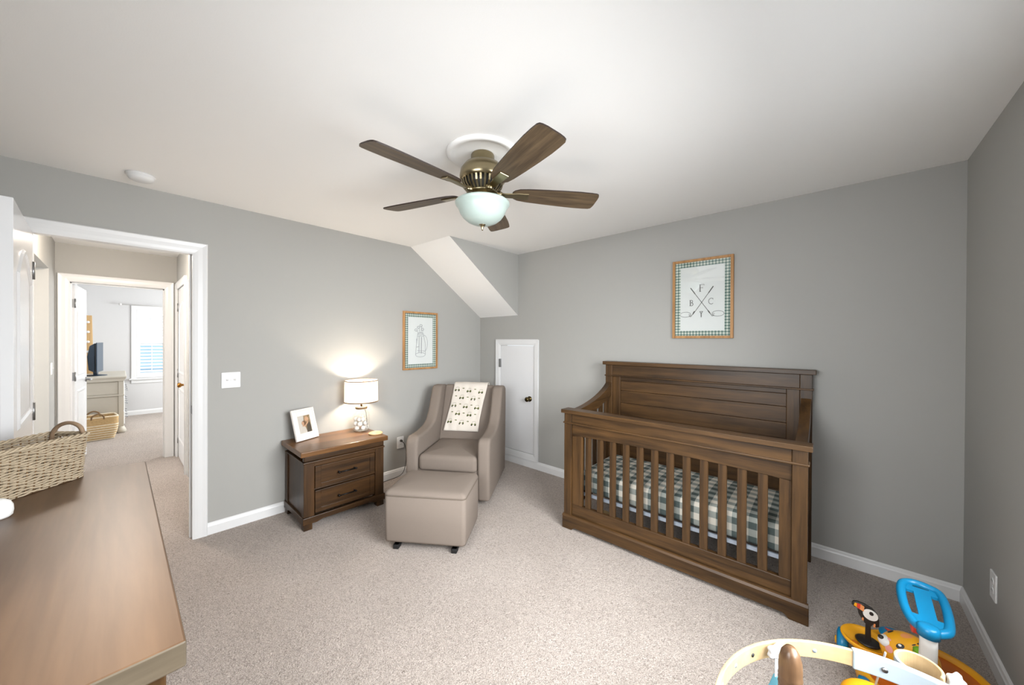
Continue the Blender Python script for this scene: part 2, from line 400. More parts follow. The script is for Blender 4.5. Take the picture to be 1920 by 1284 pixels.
# baseboards: profile swept along a straight run
BBH = .086
def baseboard(name, p0, p1, n, label, parent=None, h=BBH):
    """p0->p1 on the floor against the wall; n = unit vector into the room"""
    p0 = Vector(p0+(0,)); p1 = Vector(p1+(0,)); n = Vector(n+(0,))
    prof = [(0,0),(.014,0),(.014,h*.72),(.011,h*.80),(.0085,h*.93),(.004,h),(0,h)]
    mb = MB().sweep([p0, p1], prof, lambda i: (n, Vector((0,0,1))))
    o = mb.build(name, 'trim_white', parent)
    if parent is None: struct(o, label, 'baseboard')
    return o
baseboard('baseboard_left', (0, D1B+.083), (0, 0), (1, 0), 'white baseboard along the wall behind the nightstand')
baseboard('baseboard_back', (0, 0), (W, 0), (0, -1), 'white baseboard along the wall behind the crib')
baseboard('baseboard_right', (W, 0), (W, YD), (-1, 0), 'white baseboard running to the right edge of the photo')
baseboard('baseboard_front', (W, YD), (0, YD), (0, 1), 'white baseboard behind the long dresser')
baseboard('baseboard_far', (FX, -.8), (FX, -3.62), (1, 0), 'white baseboard below the far room window')
baseboard('baseboard_hall', (EX, HL), (-2.12, HL), (0, 1), 'short white baseboard at the far left end of the hall')

def casing(parent, plane, fixed, out, a0, a1, zt, wd=.083, bottom=None, name='casing'):
    """mitred door casing on a wall face. plane 'x' or 'y' is the wall normal axis, fixed its coordinate, out = +-1"""
    prof = [(0,0),(0,.010),(.012,.014),(.03,.017),(.055,.018),(.07,.021),(wd-.006,.022),(wd,.016),(wd,0)]   # (distance outward from the opening, proud of wall)
    def P(a, z, d): return (fixed+out*d, a, z) if plane == 'x' else (a, fixed+out*d, z)
    def piece(nm, e0, e1, da0, dz0, da1, dz1):
        vs = []; n = len(prof)
        for (a, z), (da, dz) in ((e0, (da0, dz0)), (e1, (da1, dz1))):
            for q, d in prof: vs.append(P(a+da*q, z+dz*q, d))
        fs = [(i, (i+1) % n, n+(i+1) % n, n+i) for i in range(n)]+[tuple(range(n)), tuple(range(2*n-1, n-1, -1))]
        MB().add(vs, fs).build(nm, 'trim_white', parent)
    zb = 0 if bottom is None else bottom; bz = 0 if bottom is None else -1
    piece(name, (a0, zb), (a0, zt), -1, bz, -1, 1)
    piece(name, (a1, zb), (a1, zt), 1, bz, 1, 1)
    piece(name, (a0, zt), (a1, zt), -1, 1, 1, 1)
    if bottom is not None: piece(name, (a0, zb), (a1, zb), -1, -1, 1, -1)
def jamb(parent, plane, f0, f1, a0, a1, zt, t=.02, head_stop=True):
    for s, (u0, u1, z0, z1) in enumerate(((a0-t, a0, 0, zt+t), (a1, a1+t, 0, zt+t), (a0, a1, zt, zt+t))):
        if plane == 'x': box('jamb', f0, f1, u0, u1, z0, z1, 'trim_white', parent)
        else: box('jamb', u0, u1, f0, f1, z0, z1, 'trim_white', parent)
    m = (f0+f1)/2
    for (u0, u1, z0, z1) in ((a0, a0+.011, 0, zt), (a1-.011, a1, 0, zt), (a0, a1, zt-.011, zt))[:3 if head_stop else 2]:
        if plane == 'x': box('door_stop', m-.018, m+.018, u0, u1, z0, z1, 'trim_white', parent)
        else: box('door_stop', u0, u1, m-.018, m+.018, z0, z1, 'trim_white', parent)
t = thing('trim_1', 'white moulded casing around the open bedroom doorway', 'door frame', kind='structure')
jamb(t, 'x', -TH, 0, D1A, D1B, 2.052, head_stop=False); casing(t, 'x', 0, 1, D1A, D1B, 2.041); casing(t, 'x', -TH, -1, D1A, D1B, 2.056)
box('strike_plate', -.036, -.008, D1B-.0025, D1B, .90, .958, 'steel', t)
t = thing('trim_2', 'white casing around the far bedroom doorway at the end of the hall', 'door frame', kind='structure')
jamb(t, 'x', EX-TH, EX, D2A, D2B, 2.04); casing(t, 'x', EX, 1, D2A, D2B, 2.041)
t = thing('trim_3', 'white casing around the closed closet door in the hall', 'door frame', kind='structure')
casing(t, 'y', HR, -1, -2.527, -1.755, 2.038, .07)
t = thing('trim_4', 'white jamb lining the hall recess beside the closet door', 'door frame', kind='structure')
box('jamb', -1.60, -1.588, HR-.002, HR+.10, 0, 2.05, 'trim_white', t); box('jamb', -.762, -.75, HR-.002, HR+.10, 0, 2.05, 'trim_white', t); box('jamb', -1.60, -.75, HR-.002, HR+.10, 2.038, 2.05, 'trim_white', t)

def arch_panel(u0, u1, z0, z1, rise):
    """closed outline, counter-clockwise; top edge arched by rise"""
    pts = [(u0, z0), (u1, z0)]
    n = 14
    for i in range(n+1):
        s = i/n; pts.append((u1+(u0-u1)*s, z1+rise*math.sin(PI*s)**1.0))
    return pts
def moulding(outline, v, sgn):
    """raised ring following the outline on a face at v (local y), projecting by sgn"""
    rings = [(0, 0), (.010, .008), (.022, .0075), (.034, .002), (.044, .0005)]
    mb = MB(); n = len(outline); vs = []
    for d, hgt in rings:
        for p in offset_poly(outline, d): vs.append((p[0], v+sgn*hgt, p[1]))
    fs = []
    for k in range(len(rings)-1):
        for i in range(n): fs.append((k*n+i, k*n+(i+1) % n, (k+1)*n+(i+1) % n, (k+1)*n+i))
    mb.add(vs, fs); return mb
def door_leaf(root, wd, ht, th=.035, sides=(-1, 1), knob_mat='steel', knob_at=None, hinge_mat='steel', lever=False, hs=-1):
    """leaf in local coordinates: hinge edge at u=0 (local x), thickness along local y, panels arched two-panel"""
    box('slab', 0, wd, -th/2, th/2, .012, ht, 'door_white', root, .0015, 1)
    for s in sides:
        moulding(arch_panel(.11, wd-.11, 1.02, ht-.30, .14), s*th/2, s).build('panel_moulding', 'door_white', root)
        moulding([(.11, .23), (wd-.11, .23), (wd-.11, .86), (.11, .86)], s*th/2, s).build('panel_moulding', 'door_white', root)
        kx = wd-.065 if knob_at is None else knob_at
        kz = .94
        if lever:
            mb = MB().lathe([(0,0),(.03,0),(.03,s*.008),(.011,s*.012),(.011,s*.05),(0,s*.05)], (kx, s*th/2, kz), 16, 'y'); k = mb.build('door_handle', knob_mat, root)
            MB().tube([(kx, s*(th/2+.045), kz), (kx-.05, s*(th/2+.05), kz), (kx-.11, s*(th/2+.045), kz-.004)], .009, 8).build('lever', knob_mat, k)
        else:
            MB().lathe([(0,0),(.032,0),(.032,s*.006),(.012,s*.010),(.012,s*.030),(.024,s*.042),(.027,s*.054),(.020,s*.066),(0,s*.068)], (kx, s*th/2, kz), 18, 'y').build('knob', knob_mat, root)
    for z in (.22, 1.02, 1.82):
        mb = MB().lathe([(0,-.05),(.0065,-.05),(.0065,.05),(0,.05)], (-.004, hs*(th/2+.003), z), 10); mb.box(-.004, .001, -th/2, th/2-.004, z-.045, z+.045)
        mb.build('hinge', hinge_mat, root)
# bedroom door, standing open into the room; leaf runs from the hinge jamb towards the camera
r = thing('door_1', 'open white arched-panel door leaf at the left edge of the photo', 'door', (.035, -3.4885, 0), math.radians(1.9), kind='structure')
door_leaf(r, .775, 2.035, hs=1)
# far bedroom door, open into the far room
r = thing('door_2', 'white door standing open inside the far bedroom doorway', 'door', (EX-TH-.012, -3.478, 0), PI-math.radians(4.5), kind='structure')
door_leaf(r, .71, 2.03, lever=True, hs=-1)
# closet door in the right hall wall
r = thing('door_3', 'closed white closet door with brass knob at the right of the hall', 'door', (-2.525, HR+.022, 0), 0, kind='structure')
door_leaf(r, .77, 2.035, sides=(-1,), knob_mat='brass')
# small attic access door
r = thing('door_4', 'small white attic access door with brass knob beside the armchair', 'door', (0,0,0), 0, kind='structure')
box('door_panel', .375, .890, -.004, .03, .155, 1.377, 'door_white', r, .002, 1)
casing(r, 'y', 0, -1, .372, .893, 1.380, .066, bottom=.152)
MB().lathe([(0,0),(.031,0),(.031,-.006),(.013,-.012),(.013,-.03),(.025,-.042),(.028,-.055),(.020,-.067),(0,-.069)], (.835,-.004,.775), 20, 'y').build('knob', 'antique_brass', r)
for z in (.36, 1.165): MB().box(.362, .384, -.0245, -.0035, z-.05, z+.05).build('hinge', 'steel', r)

# windows: bedroom right wall (behind the camera's shoulder), bedroom front wall, far room
def window_frame(name, label, plane, f0, f1, a0, a1, z0, z1, inside, panes=2, glass=True):
    r = thing(name, label, 'window', kind='structure')
    def B(nm, u0, u1, g0, g1, q0, q1, m):
        return box(nm, g0, g1, u0, u1, q0, q1, m, r) if plane == 'x' else box(nm, u0, u1, g0, g1, q0, q1, m, r)
    t = .035
    B('frame', a0, a0+t, f0, f1, z0, z1, 'trim_white'); B('frame', a1-t, a1, f0, f1, z0, z1, 'trim_white')
    B('frame', a0, a1, f0, f1, z0, z0+t, 'trim_white'); B('frame', a0, a1, f0, f1, z1-t, z1, 'trim_white')
    m = (f0+f1)/2; wd = (a1-a0-2*t)/panes
    for k in range(panes):
        b0 = a0+t+k*wd
        if glass: B('pane', b0, b0+wd, m-.002, m+.002, z0+t, z1-t, 'pane_glass')
        B('meeting_rail', b0, b0+wd, m-.015, m+.015, (z0+z1)/2-.018, (z0+z1)/2+.018, 'trim_white')
        if k: B('mullion', b0-.03, b0+.03, f0, f1, z0, z1, 'trim_white')
    face = f0 if inside < 0 else f1
    c = .07; g0, g1 = (face-.018, face) if inside < 0 else (face, face+.018)
    B('casing', a0-c, a0, g0, g1, z0-.01, z1+c, 'trim_white'); B('casing', a1, a1+c, g0, g1, z0-.01, z1+c, 'trim_white')
    B('casing', a0, a1, g0, g1, z1, z1+c, 'trim_white')
    g0, g1 = (face-.05, face+.01) if inside < 0 else (face-.01, face+.05)
    B('window_sill', a0-c-.03, a1+c+.03, g0, g1, z0-.035, z0-.01, 'trim_white')
    g0, g1 = (face-.016, face) if inside < 0 else (face, face+.016)
    B('apron', a0-c, a1+c, g0, g1, z0-.10, z0-.035, 'trim_white')
    return r
window_frame('window_2', 'double window in the right wall that lights the nursery', 'x', W, W+.14, *WIN_R, -1)
window_frame('window_3', 'window in the wall behind the dresser', 'y', YD-.14, YD, *WIN_D, 1, 2)
wf = window_frame('window_1', 'bright shuttered window in the far room', 'x', FX-.14, FX, -2.905, -2.10, .70, 1.99, 1, 1)
window_frame('added_window_far', 'unseen side window added to brighten the far room', 'y', -.80, -.66, -5.5, -3.9, .7, 2.1, -1, 2)  # out of view, put in to carry the far room fill
window_frame('added_window_passage', 'unseen window added at the end of the side passage to light the hall', 'y', -5.2, -5.1, -1.78, -.88, .9, 2.1, 1, 1)  # made-up opening for the hall's fill light
# plantation shutters on window_1: two panels, upper and lower louvres
for pi, (a0, a1) in enumerate(((-2.903, -2.505), (-2.50, -2.102))):
    x0, x1 = FX-.012, FX+.014
    for u0, u1, q0, q1 in ((a0, a0+.045, .702, 1.988), (a1-.045, a1, .702, 1.988), (a0+.045, a1-.045, .702, .79), (a0+.045, a1-.045, 1.90, 1.988), (a0+.045, a1-.045, 1.355, 1.415)):
        box('shutter_rail', x0, x1, u0, u1, q0, q1, 'shutter_white', wf)
    lm = None
    for z0, z1 in ((.79, 1.355), (1.415, 1.90)):
        n = 9
        for i in range(n):
            z = z0+(i+.5)*(z1-z0)/n
            if lm is None:
                mb = MB(); L = a1-a0-.094
                mb.prism([(-.030,.0),(-.02,.004),(.02,.004),(.030,0),(.02,-.004),(-.02,-.004)], -L/2, L/2, 'y')
                o = mb.build('louvre', 'shutter_white', wf); lm = o
            else:
                o = lm.copy(); COL.objects.link(o); o.parent = wf
            o.location = (FX, (a0+a1)/2, z); o.rotation_euler = (0, math.radians(32), 0)
        box('tilt_rod', FX+.026, FX+.034, (a0+a1)/2-.005, (a0+a1)/2+.005, z0+.02, z1-.02, 'shutter_white', wf)

# ------------------------------------------------------------------ crib
cr = thing('crib', 'dark brown wooden crib with slatted front and high panelled back', 'crib', (1.856, -.827, 0), .018)
L, D = 1.452, .748
def cb(name, x0, x1, y0, y1, z0, z1, ax='x', bevel=.003, parent=cr): return box(name, x0, x1, y0, y1, z0, z1, 'walnut_'+ax, parent, bevel, 2)
for x0 in (0, L-.064):
    cb('post', x0, x0+.064, 0, .064, 0, .882, 'z'); cb('post', x0, x0+.064, D-.064, D, 0, 1.222, 'z')
cb('front_top_cap', -.019, L+.019, -.019, .083, .882, .910)
cb('frieze_rail', .064, L-.064, .006, .056, .812, .882)
cb('bead_moulding', -.007, L+.007, -.008, .07, .803, .815, bevel=.004)
# upper rail whose lower edge dips gently towards the ends
n = 24; pol = [(.064, .806), (.064, .705)]
for i in range(n+1):
    s = i/n; pol.append((.15+(L-.30)*s, .716+.012*math.sin(PI*s)))
pol += [(L-.064, .705), (L-.064, .806)]
MB().prism(pol, .012, .044, 'y').build('upper_rail', 'walnut_x', cr, .003)
cb('stile', .064, .150, .012, .044, .193, .72, 'z'); cb('stile', L-.118, L-.064, .012, .044, .193, .72, 'z')
cb('lower_rail', .064, L-.064, .012, .044, .095, .193)
sl = cb('slat', -.023, .023, -.009, .009, .185, .735, 'z', .004)
for i in range(12):
    o = sl if i == 0 else sl.copy()
    if i: COL.objects.link(o); o.parent = cr
    o.location = (.195+.0970*i, .028, 0)
# skirting board round the foot, cut away between the feet
pol = [(-.008, 0), (-.008, .098), (L+.008, .098), (L+.008, 0), (L-.072, 0), (L-.085, .014), (L-.10, .022), (.10, .022), (.085, .014), (.072, 0)]
MB().prism(pol, -.010, .012, 'y').build('base_skirt', 'walnut_x', cr, .003)
MB().prism([(-.014,.094),(.004,.094),(.004,.110),(-.006,.106)], -.006, L+.006, 'x').build('skirt_moulding', 'walnut_x', cr)
# back: cap, frieze, frame, planks
cb('back_cap', -.019, L+.019, D-.088, D+.012, 1.222, 1.252)
cb('back_frieze', .064, L-.064, D-.058, D-.010, 1.128, 1.222)
cb('back_bead', -.007, L+.007, D-.072, D+.004, 1.118, 1.130, bevel=.004)
cb('back_stile', .064, .135, D-.050, D-.018, .12, 1.12, 'z'); cb('back_stile', L-.135, L-.064, D-.050, D-.018, .12, 1.12, 'z')
cb('back_top_rail', .135, L-.135, D-.050, D-.018, 1.085, 1.12)
zs = [.12, .21, .30, .42, .545, .665, .775, .885, .995, 1.085]
for a, b in zip(zs[:-1], zs[1:]): cb('plank', .135, L-.135, D-.040, D-.024, a+.0012, b-.0012, 'x', .0025)
cb('back_bottom_rail', .064, L-.064, D-.050, D-.018, .045, .12)
# sides: sweeping top rail, slats, bottom rail
curve = [(.058, .888), (.095, .893), (.26, .912), (.443, .952), (.601, 1.012), (.692, 1.072), (.73, 1.132)]
cs = [Vector((p[0], p[1])) for p in smooth_open(curve, 8)]
for sx in (0, 1):
    x0, x1 = (.006, .058) if sx == 0 else (L-.058, L-.006)
    top = [(p.x, p.y) for p in cs]; bot = []
    for i, p in enumerate(cs):
        t = (cs[min(i+1, len(cs)-1)]-cs[max(i-1, 0)]).normalized(); q = p+Vector((t.y, -t.x))*.085
        bot.append((min(max(q.x, .05), D-.064+.03), q.y))
    MB().prism(top+bot[::-1], x0, x1, 'x').build('side_rail', 'walnut_y', cr, .004)
    def under(v):
        for a, b in zip(bot[:-1], bot[1:]):
            if a[0] <= v <= b[0] and b[0] > a[0]: return a[1]+(b[1]-a[1])*(v-a[0])/(b[0]-a[0])
        return .80
    cb('side_lower_rail', x0+.010, x1-.010, .064, D-.064, .15, .235, 'y')
    for i in range(6):
        v = .064+(D-.128)*(i+.5)/6
        cb('side_slat', x0+.015, x1-.015, v-.022, v+.022, .23, under(v)+.02, 'z')
# metal mattress support
mb = MB(); mb.box(.07, L-.07, .066, .078, .258, .280); mb.box(.07, L-.07, D-.078, D-.066, .258, .280); mb.box(.07, .082, .066, D-.066, .258, .280); mb.box(L-.082, L-.07, .066, D-.066, .258, .280)
for i in range(6): mb.box(.07+.2*(i+1)-.006, .07+.2*(i+1)+.006, .07, D-.07, .270, .276)
mb.build('mattress_support', 'mattress_frame', cr)
# mattress with fitted gingham sheet (rounded, crowned box)
def soft_box(x0, x1, y0, y1, z0, z1, r=.035, crown=.012, nx=24, ny=14):
    mb = MB(); rows = []
    def ring(ins, z):
        pts = []
        a0, a1, b0, b1 = x0+ins, x1-ins, y0+ins, y1-ins; rr = max(r-ins, .006)
        for cx, cy, s in ((a1-rr, b0+rr, -PI/2), (a1-rr, b1-rr, 0), (a0+rr, b1-rr, PI/2), (a0+rr, b0+rr, PI)):
            for i in range(6):
                t = s+PI/2*i/5; pts.append((cx+rr*math.cos(t), cy+rr*math.sin(t), z))
        return pts
    h = z1-z0; rings = []
    for i in range(5): t = PI/2*i/4; rings.append(ring(r*.6*(1-math.sin(t)), z0+r*.6*(1-math.cos(t))))
    for i in range(6): t = PI/2*i/5; rings.append(ring(r*(1-math.cos(t)), z1-r+r*math.sin(t)))
    for k in range(1, 6): rings.append(ring(r+(min(x1-x0, y1-y0)/2-r-.01)*k/5, z1+crown*math.sin(PI/2*k/5)))
    n = 24; vs = [p for g in rings for p in g]; fs = []
    for k in range(len(rings)-1):
        for i in range(n): fs.append((k*n+i, k*n+(i+1) % n, (k+1)*n+(i+1) % n, (k+1)*n+i))
    fs.append(tuple(range(n-1, -1, -1))); fs.append(tuple(range((len(rings)-1)*n, len(rings)*n)))
    return mb.add(vs, fs, True)
mt = thing('crib_mattress', 'crib mattress in a green and cream gingham fitted sheet', 'mattress', (1.856, -.827, 0), .018)
soft_box(.085, L-.085, .082, D-.082, .282, .436, .04, .012).build('fitted_sheet', 'crib_gingham', mt)
# tan piece lying on the carpet beneath the crib
bx = MB().prism([(0,0),(.16,0),(.15,.05),(.06,.075),(.01,.03)], 0, .10, 'y').build('folded_bag', 'seagrass', None, .01)
bx.location = (2.02, -.62, .0); bx.rotation_euler = (0, 0, .5)
tag(bx, 'small tan bundle on the carpet underneath the crib', 'bag')

# ------------------------------------------------------------------ nightstand
# local x = depth out from the wall, local y = along the wall
ns = thing('nightstand', 'dark brown two-drawer nightstand carrying the lit lamp', 'nightstand', (.022, -2.209, 0), -.012)
NW, ND, NH = .632, .454, .60
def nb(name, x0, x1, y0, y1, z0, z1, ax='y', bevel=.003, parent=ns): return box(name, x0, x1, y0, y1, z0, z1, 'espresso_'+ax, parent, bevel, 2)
box('top', -.010, ND+.027, -.027, NW+.027, NH-.040, NH, 'nightstand_top', ns, .006, 3)
for a in (0, ND-.055):
    for b in (0, NW-.075): nb('post', a, a+.055, b, b+.075, .05, .512, 'z')
nb('frieze', ND-.035, ND+.004, 0, NW, .515, .560, 'y', .008)
nb('inner_box', .02, ND-.045, .075, NW-.075, .50, .559)
for y0 in (0, NW-.03):
    nb('side_bead', .0, ND+.004, y0-.004, y0+.034, .503, .515, 'x')
    nb('side_panel', .05, ND-.05, y0+.008, y0+.024, .10, .50, 'z')
nb('front_bead', ND-.03, ND+.010, -.006, NW+.006, .500, .515, 'y', .005)
nb('back_panel', .004, .016, .04, NW-.04, .10, .51, 'z')
nb('front_rail', ND-.04, ND-.006, .07, NW-.07, .470, .503); nb('front_rail', ND-.04, ND-.012, .07, NW-.07, .286, .296)
for z0 in (.112, .298):
    d = nb('drawer', ND-.030, ND-.008, .080, NW-.080, z0, z0+.170, 'y', .002)
    for u0, u1, q0, q1 in ((.080, .122, z0, z0+.17), (NW-.122, NW-.080, z0, z0+.17), (.122, NW-.122, z0, z0+.034), (.122, NW-.122, z0+.136, z0+.17)):
        nb('drawer_frame', ND-.010, ND-.001, u0, u1, q0, q1, 'y', .0025, d)
    hp = MB(); zc = z0+.088; yc = NW/2
    hp.tube([(ND-.008, yc-.062, zc), (ND+.022, yc-.062, zc)], .006, 8); hp.tube([(ND-.008, yc+.062, zc), (ND+.022, yc+.062, zc)], .006, 8)
    hp.tube([(ND+.022, yc-.068, zc), (ND+.022, yc+.068, zc)], .0055, 8)
    hp.sphere((ND+.022, yc-.066, zc), .009, 10, 6); hp.sphere((ND+.022, yc+.066, zc), .009, 10, 6)
    hp.build('pull', 'black_metal', d)
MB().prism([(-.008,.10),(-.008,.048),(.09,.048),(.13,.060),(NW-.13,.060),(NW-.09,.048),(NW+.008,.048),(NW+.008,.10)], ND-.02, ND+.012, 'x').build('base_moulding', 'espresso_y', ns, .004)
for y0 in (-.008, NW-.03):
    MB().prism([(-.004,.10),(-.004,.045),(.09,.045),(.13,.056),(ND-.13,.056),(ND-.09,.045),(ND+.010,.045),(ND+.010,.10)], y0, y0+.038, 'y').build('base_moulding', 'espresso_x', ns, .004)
for a in (0, ND-.055):
    for b in (0, NW-.06): nb('foot', a, a+.058, b, b+.06, 0, .052, 'z')

# table lamp: glass jar base, drum shade
LX, LY = .160, -1.632
lp = thing('table_lamp', 'lit table lamp with cream drum shade and glass jar base on the nightstand', 'lamp', (LX, LY, NH))
prof = [(0,.004),(.058,.004),(.069,.010),(.073,.025),(.073,.145),(.068,.165),(.052,.183),(.047,.190),(.047,.205)]
inner = [(r-.004 if r > .01 else 0, h+(.004 if h < .01 else 0)) for r, h in prof]
MB().lathe(prof, n=32).build('glass_jar', 'jar_glass', lp)
MB().lathe([(0,.222),(.049,.222),(.051,.217),(.051,.203),(.048,.200),(0,.200)], n=32).build('lid', 'lamp_band', lp)
st = MB().lathe([(0,.222),(.008,.222),(.008,.285),(.016,.29),(.016,.335),(0,.335)], n=14).build('stem', 'antique_brass', lp)
MB().lathe([(0,.335),(.013,.335),(.016,.35),(.028,.385),(.028,.40),(.018,.425),(0,.432)], n=18).build('bulb', 'bulb', lp)
sh = MB().lathe([(.145,.272),(.141,.462)], n=48).build('lamp_shade', 'shade_fabric', lp)
MB().lathe([(.1440,.265),(.1475,.265),(.1475,.274),(.1440,.274)], n=48).build('shade_trim', 'lamp_band', sh); MB().lathe([(.1400,.457),(.1440,.457),(.1440,.465),(.1400,.465)], n=48).build('shade_trim', 'lamp_band', sh)
for k in range(3):
    a = 2*PI*k/3; MB().tube([(.014*math.cos(a), .014*math.sin(a), .448), (.1415*math.cos(a), .1415*math.sin(a), .455)], .0018, 6).build('spider_arm', 'antique_brass', lp)
MB().tube([(.047, .012, .198), (.062, .016, .165), (.066, .02, .11), (.055, .03, .03)], .002, 6).build('inner_cord', 'cord_black', lp)
pl = bpy.data.lights.new('lamp_bulb_light', 'POINT'); pl.energy = 46; pl.color = (1, .86, .70); pl.shadow_soft_size = .035
po = bpy.data.objects.new('lamp_bulb_light', pl); COL.objects.link(po); po.location = (LX, LY, NH+.385)
bl = [(-.036, -.028, 0), (.010, -.046, 0), (.046, -.004, 0), (.020, .040, 0), (-.030, .034, 0), (-.002, -.002, .036), (-.046, -.008, .040), (.042, -.034, .040), (-.014, -.046, .038), (.040, .022, .042), (-.012, .044, .038), (.006, -.024, .076), (-.034, -.034, .078), (-.030, .016, .078), (.034, .000, .080)]
gb = None
for i, (x, y, z) in enumerate(bl):
    yel = i == 6
    if gb is None or yel: o = MB().sphere((0,0,0), .0212, 18, 10).build('golf_ball', 'golf_ball_yellow' if yel else 'golf_ball')
    else: o = gb.copy(); COL.objects.link(o)
    if gb is None: gb = o
    k = .985; o.location = (LX+x*k, LY+y*k, NH+.0305+z*.98)
    if yel: tag(o, 'the one yellow golf ball inside the lamp jar', 'golf ball')
    else: tag(o, 'white golf ball inside the glass jar of the table lamp', 'golf ball', 'golf balls in the lamp jar')
o = MB().lathe([(0,0),(.055,0),(.060,.004),(.060,.009),(.056,.012),(0,.012)], n=32).build('coaster', 'coaster'); o.location = (.372, -1.600, NH)
tag(o, 'round pale wooden coaster on the corner of the nightstand', 'coaster')
# photo frame leaning back on its easel
pf = thing('photo_frame', 'white photo frame with a couple picture standing on the nightstand', 'photo frame', (.140, -2.077, NH), math.atan2(.193, -.079)-PI/2+.0)
FW_, FH_ = .208, .258
tilt = Matrix.Translation((0, 0, .003)) @ Matrix.Rotation(math.radians(-16), 4, 'Y')
def P(mb, name, mat, parent, bevel=0): return mb.build(name, mat, parent, bevel, 2, xf=tilt)
w2 = FW_/2; b_ = .046
P(MB().box(-.014, -.006, -w2+.004, w2-.004, .004, FH_-.004), 'backing', 'black', pf)
for y0, y1, z0, z1 in ((-w2, -w2+b_, 0, FH_), (w2-b_, w2, 0, FH_), (-w2+b_, w2-b_, 0, b_+.012), (-w2+b_, w2-b_, FH_-b_-.012, FH_)):
    P(MB().box(-.008, .004, y0, y1, z0, z1), 'frame_side', 'frame_white', pf, .002)
for y0, y1, z0, z1 in ((-w2, -w2+.016, 0, FH_), (w2-.016, w2, 0, FH_), (-w2+.016, w2-.016, 0, .016), (-w2+.016, w2-.016, FH_-.016, FH_)):
    P(MB().box(.003, .010, y0, y1, z0, z1), 'frame_lip', 'frame_white', pf, .002)
ph = P(MB().box(-.006, -.0035, -w2+b_, w2-b_, b_+.012, FH_-b_-.012), 'photograph', 'photo_pale', pf)
def flat(poly, x, name, mat, parent): return MB().prism(poly, x, x+.0006, 'x').build(name, mat, parent, xf=tilt)
e = -.0034
flat([(-.012,.058),(.058,.058),(.058,.200),(.004,.200),(-.006,.13)], e, 'picture_ground', 'photo_ground', ph)
flat([(.012,.058),(.056,.058),(.056,.11),(.045,.150),(.03,.152),(.02,.12)], e+.0007, 'picture_suit', 'photo_suit', ph)
flat([(-.034,.058),(.016,.058),(.006,.10),(-.004,.118),(-.018,.112)], e+.0007, 'picture_dress', 'photo_pale', ph)
flat([(-.022,.112),(.006,.108),(.034,.132),(.044,.150),(.03,.146),(.008,.124),(-.02,.122)], e+.0014, 'picture_arm', 'photo_skin', ph)
flat([(.020*math.cos(i*PI/6)-.006, .138+.020*math.sin(i*PI/6)) for i in range(12)], e+.0014, 'picture_hair', 'photo_hair', ph)
flat([(.012*math.cos(i*PI/6)-.014, .138+.016*math.sin(i*PI/6)) for i in range(12)], e+.0021, 'picture_face', 'photo_skin', ph)
flat([(.018*math.cos(i*PI/6)+.026, .168+.022*math.sin(i*PI/6)) for i in range(12)], e+.0014, 'picture_head', 'photo_skin', ph)
P(MB().box(.0005, .0015, -w2+b_, w2-b_, b_+.012, FH_-b_-.012), 'frame_glass', 'pane_glass', pf)
MB().prism([(-.014,.0),(-.045,.02),(-.075,.0),(-.10,.0),(-.058,.16),(-.05,.16)][:0] or [(-.105,0),(-.094,0),(-.050,.165),(-.056,.168)], -.035, .035, 'y').build('easel', 'black', pf)

# ------------------------------------------------------------------ armchair (glider) and ottoman
ac = thing('armchair', 'beige upholstered wing-back glider armchair in the corner', 'armchair', (.655, -.858, 0), .594)
def rounded(poly, r=.03, n=4):
    """round the corners of a polygon"""
    out = []; m = len(poly)
    for i in range(m):
        p = Vector(poly[i]); a = Vector(poly[i-1])-p; b = Vector(poly[(i+1) % m])-p
        rr = min(r, a.length*.45, b.length*.45); p0 = p+a.normalized()*rr; p1 = p+b.normalized()*rr
        for k in range(n+1):
            t = k/n; out.append(tuple(p0*(1-t)**2+p*2*t*(1-t)+p1*t*t))
    return out
HWID = .381
side = [(-.430,.045)]+[(-.436,.47),(-.425,.545),(-.385,.580),(-.30,.578),(-.18,.582),(-.06,.600),(.02,.635),(.075,.69),(.12,.765),(.165,.86),(.205,.935),(.245,.958),(.32,.958),(.385,.950),(.430,.925),(.436,.80),(.425,.4),(.400,.045)]
for s in (-1, 1):
    u0, u1 = (-HWID, -.272) if s < 0 else (.272, HWID)
    o = MB().prism(side, u0, u1, 'x', smooth=False).build('arm', 'linen', ac, .026, 4)
    for p in o.data.polygons: p.use_smooth = True
    # piped seam down the front edge of the arm
    uu = -.272 if s < 0 else .272
# backrest slab between the wings
bk = rounded([(.085,.30),(.335,.945),(.375,.955),(.430,.925),(.425,.40),(.40,.10),(.20,.10)], .03)
o = MB().prism(bk, -.276, .276, 'x').build('backrest', 'linen', ac, .02, 3)
for p in o.data.polygons: p.use_smooth = True
soft_box(-.270, .270, -.432, .17, .285, .425, .045, .022).build('seat_cushion', 'linen', ac)
o = MB().box(-.275, .275, -.405, .30, .05, .30).build('seat_base', 'linen', ac, .012, 3)
mb = MB(); mb.lathe([(0,0),(.26,0),(.26,.02),(.05,.024),(.05,.06),(0,.06)], (0, .02, 0), 32); mb.build('swivel_base', 'black_metal', ac)
